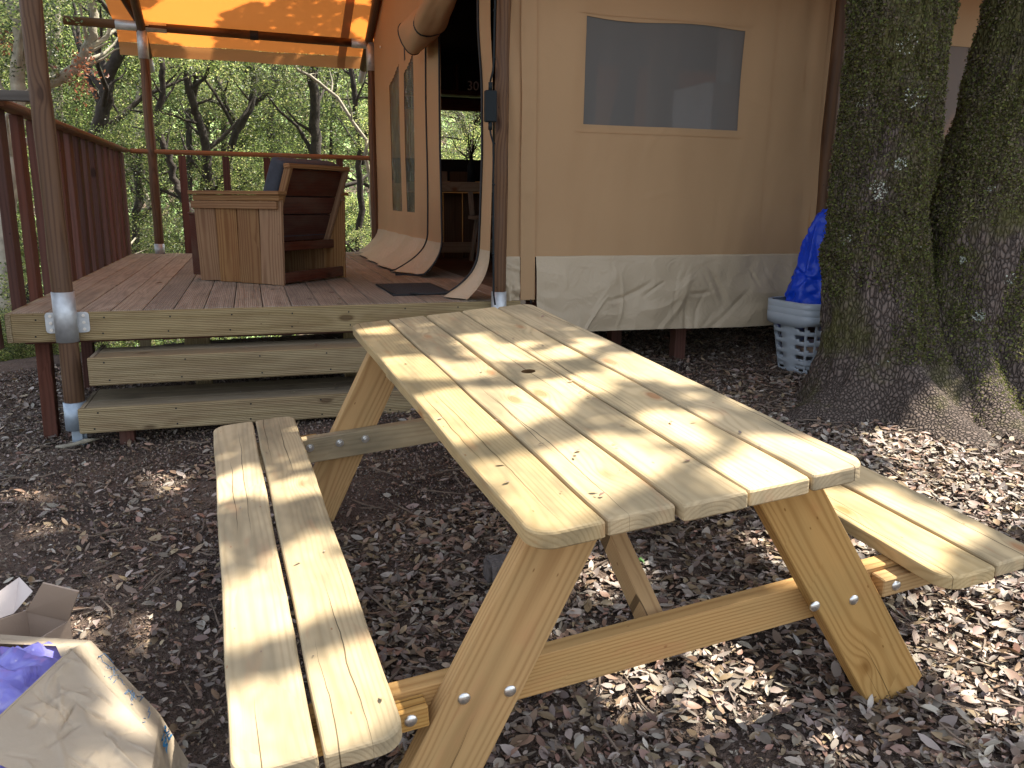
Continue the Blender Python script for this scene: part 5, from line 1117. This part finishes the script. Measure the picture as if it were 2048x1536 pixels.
bgtree([[(255, 60), (220, 150), (212, 200), (195, 270), (185, 420), (180, 560)]], 11.2, 14, 'thick leaning dark oak behind the left side railing', DK_, 2, [(150, 60, .95), (240, 130, .7), (130, 230, .7), (220, 330, .6), (60, 90, .8)], DC)
bgtree([[(20, -10), (38, 60), (42, 130), (34, 230), (20, 420), (10, 620)], [(186, -5), (186, 62), (173, 100), (152, 134), (120, 158), (75, 182), (38, 200)]], 9.6, 14, 'pale lichen covered oak with a curved sunlit bough at far left', PL_, 3, [(-40, 120, .7), (10, 330, .5), (30, -30, .7)])
bgtree([[(112, -10), (106, 80), (112, 190), (120, 330), (118, 560)]], 12.6, 11, 'grey straight trunk between the pale bough and left pole', PL_, 4, [(90, 20, .9), (130, 300, .7), (60, 420, .7)], DC)
bgtree([[(326, 118), (322, 190), (313, 250), (330, 300), (345, 345), (362, 390), (385, 430), (388, 540)]], 10.8, 7, 'thin crooked dark oak just right of the left canopy pole', DK_, 5, [(330, 90, .6), (280, 260, .45), (345, 470, .45)])
bgtree([[(278, 300), (282, 384), (272, 440), (270, 540)], [(262, 300), (278, 400)]], 11.6, 8, 'dark low forked trunk showing beside the last left baluster', DK_, 6, [(250, 260, .6), (300, 470, .5)])
bgtree([[(622, 120), (628, 200), (634, 300), (636, 420), (640, 540)]], 12.8, 12, 'stout upright oak right of the armchair back', DK_, 7, [(600, 60, 1.0), (680, 110, .8), (590, 400, .55), (680, 440, .5)])
bgtree([[(700, 130), (712, 220), (720, 300), (722, 420), (716, 540)], [(742, 150), (740, 240), (725, 330)]], 11.4, 7, 'slim dark oak beside the right canopy pole', DK_, 8, [(720, 100, .7), (700, 420, .4), (760, 260, .5)])
bgtree([[(505, 130), (506, 205), (482, 250), (460, 305), (455, 400), (452, 540)], [(560, 160), (540, 180), (508, 208)], [(430, 150), (450, 210), (478, 255)]], 13.4, 8, 'branching oak in the centre of the view over the back rail', DK_, 9, [(510, 100, .9), (440, 200, .6), (560, 330, .6), (480, 420, .6)])
bgtree([[(595, 138), (640, 165), (683, 205), (727, 280), (745, 400), (748, 540)]], 10.9, 4, 'thin pale arching sapling right of the stout oak', PL_, 10, [(560, 150, .45), (745, 480, .35)])
bgtree([[(575, 300), (570, 400), (572, 540)], [(540, 250), (566, 330)]], 14.5, 6, 'slender dark stem behind the armchair top', DK_, 11, [(560, 250, .8), (600, 300, .7), (520, 470, .7)])
bgtree([[(225, 240), (262, 330), (300, 420), (330, 540)]], 12.4, 7, 'pale slanting trunk crossing behind the left pole', PL_, 12, [(200, 380, .5), (320, 330, .5)])
bgtree([[(905, 200), (925, 240), (938, 280), (935, 330), (940, 500)], [(970, 215), (950, 250), (938, 290)]], 12.0, 7, 'dark branching oak seen through the back window of the tent', DK_, 13, [(900, 240, .5), (960, 210, .5), (920, 330, .6), (990, 290, .6)])
bgtree([[(60, 560), (52, 640), (45, 700), (44, 780)], [(20, 640), (44, 715)], [(90, 600), (60, 700)]], 8.6, 6, 'small dark bush oak seen beneath the deck corner at left', DK_, 14, [(30, 610, .55), (-20, 690, .5), (80, 700, .4)])
bgtree([[(88, 600), (100, 690), (122, 775)]], 8.9, 6, 'grey leaning stem beneath the deck near the left pole', PL_, 15, [(110, 640, .35), (150, 720, .35)])
# farther oaks filling the wood: all alike in the photograph
rr = random.Random(77)
for row, (Yr, x0, x1, step, sc) in enumerate(((15.5, -120, 1100, 95, 1.05), (19.5, -140, 1120, 88, 1.4))):
    px = x0
    while px < x1:
        q = px+rr.uniform(-25, 25)
        dk_ = rr.random() < .7; nm = ('dark' if dk_ else 'pale')+' stemmed leafy oak '+('deeper in' if row == 0 else 'farthest back in')+' the wood beyond the deck railing'
        bgtree([[(q+rr.uniform(-30, 30), 40), (q+rr.uniform(-12, 12), 250), (q, 500)]], Yr+rr.uniform(-1, 1), rr.uniform(3.5, 7), nm, DK_ if dk_ else PL_, rr.randrange(9999),
               [(q+rr.uniform(-60, 60), y_+rr.uniform(-45, 45), rr.uniform(.55, .95)) for y_ in (-30, 90, 210, 330, 440, 540)], None, sc, 'farther oaks deep in the wood')
        px += step
bush = thing('undergrowth', 'low leafy undergrowth on the slope beyond the deck', 'bushes', (0, 9.5, -.5)); bush['kind'] = 'stuff'
for k in range(70):
    x_ = rr.uniform(-6.5, 4.5); y_ = rr.uniform(9.9, 13); s_ = rr.uniform(.4, .8); z_ = float(gz(x_, y_))+rr.uniform(0, 1.0)
    o = obj('foliage', CL[rr.randrange(5)], bush, Matrix.Translation((x_, y_, z_)) @ Matrix.Rotation(rr.uniform(0, 6), 4, 'Z') @ Matrix.Diagonal((s_, s_, s_*.8, 1))); o['kind'] = 'stuff'
for k in range(16):
    x_ = rr.uniform(-4.5, -1.6); y_ = rr.uniform(7.4, 9.5); s_ = rr.uniform(.3, .5); z_ = float(gz(x_, y_))+rr.uniform(0, .35)
    o = obj('foliage', CL[rr.randrange(3)], bush, Matrix.Translation((x_, y_, z_)) @ Matrix.Rotation(rr.uniform(0, 6), 4, 'Z') @ Matrix.Diagonal((s_, s_, s_*.8, 1))); o['kind'] = 'stuff'
# dead reddish leaf sprays near the pale bough
for (px, py, lab) in ((20, 95, 'upper'), (165, 125, 'right'), (160, 170, 'lower')):
    p = at(px, py, 9.7); C = np.array(p)+RNG.normal(size=(90, 3))*np.array([.09, .09, .10]); Vl, Fl = leaf_quads(C, .05, .022)
    o = obj('dead_leaf_spray', mesh_np('dead_leaf_spray', Vl, Fl, M['redleaf'])); tag(o, {'upper': 'reddish dead leaf spray at the far left edge of the wood', 'right': 'reddish dead leaf spray just above the bend of the pale bough', 'lower': 'reddish dead leaf spray hanging below the pale bough'}[lab], 'leaf spray', 'dead leaf sprays near the pale bough', kind='stuff')
# distant woodland on the opposite hillside
nH = 60000; hx = RNG.uniform(-45, 40, nH); hy = 26+RNG.uniform(0, 1, nH)**1.3*62; cx = np.round(hx/2.2)*2.2+.7*np.sin(np.round(hy/2.2)*7); cyy = np.round(hy/2.2)*2.2
d = np.hypot(hx-cx, hy-cyy); hz = gz(hx, hy)+np.clip(2.6-.9*d*d, 0, 3)*RNG.uniform(.6, 1.1, nH)+.3
Vl, Fl = leaf_quads(np.c_[hx, hy, hz], .42, .30, .3, .3); o = obj('distant_woodland', mesh_np('distant_woodland', Vl, Fl, M['leafFar'])); tag(o, 'far wooded hillside merging into one green mass', 'woodland', kind='stuff')
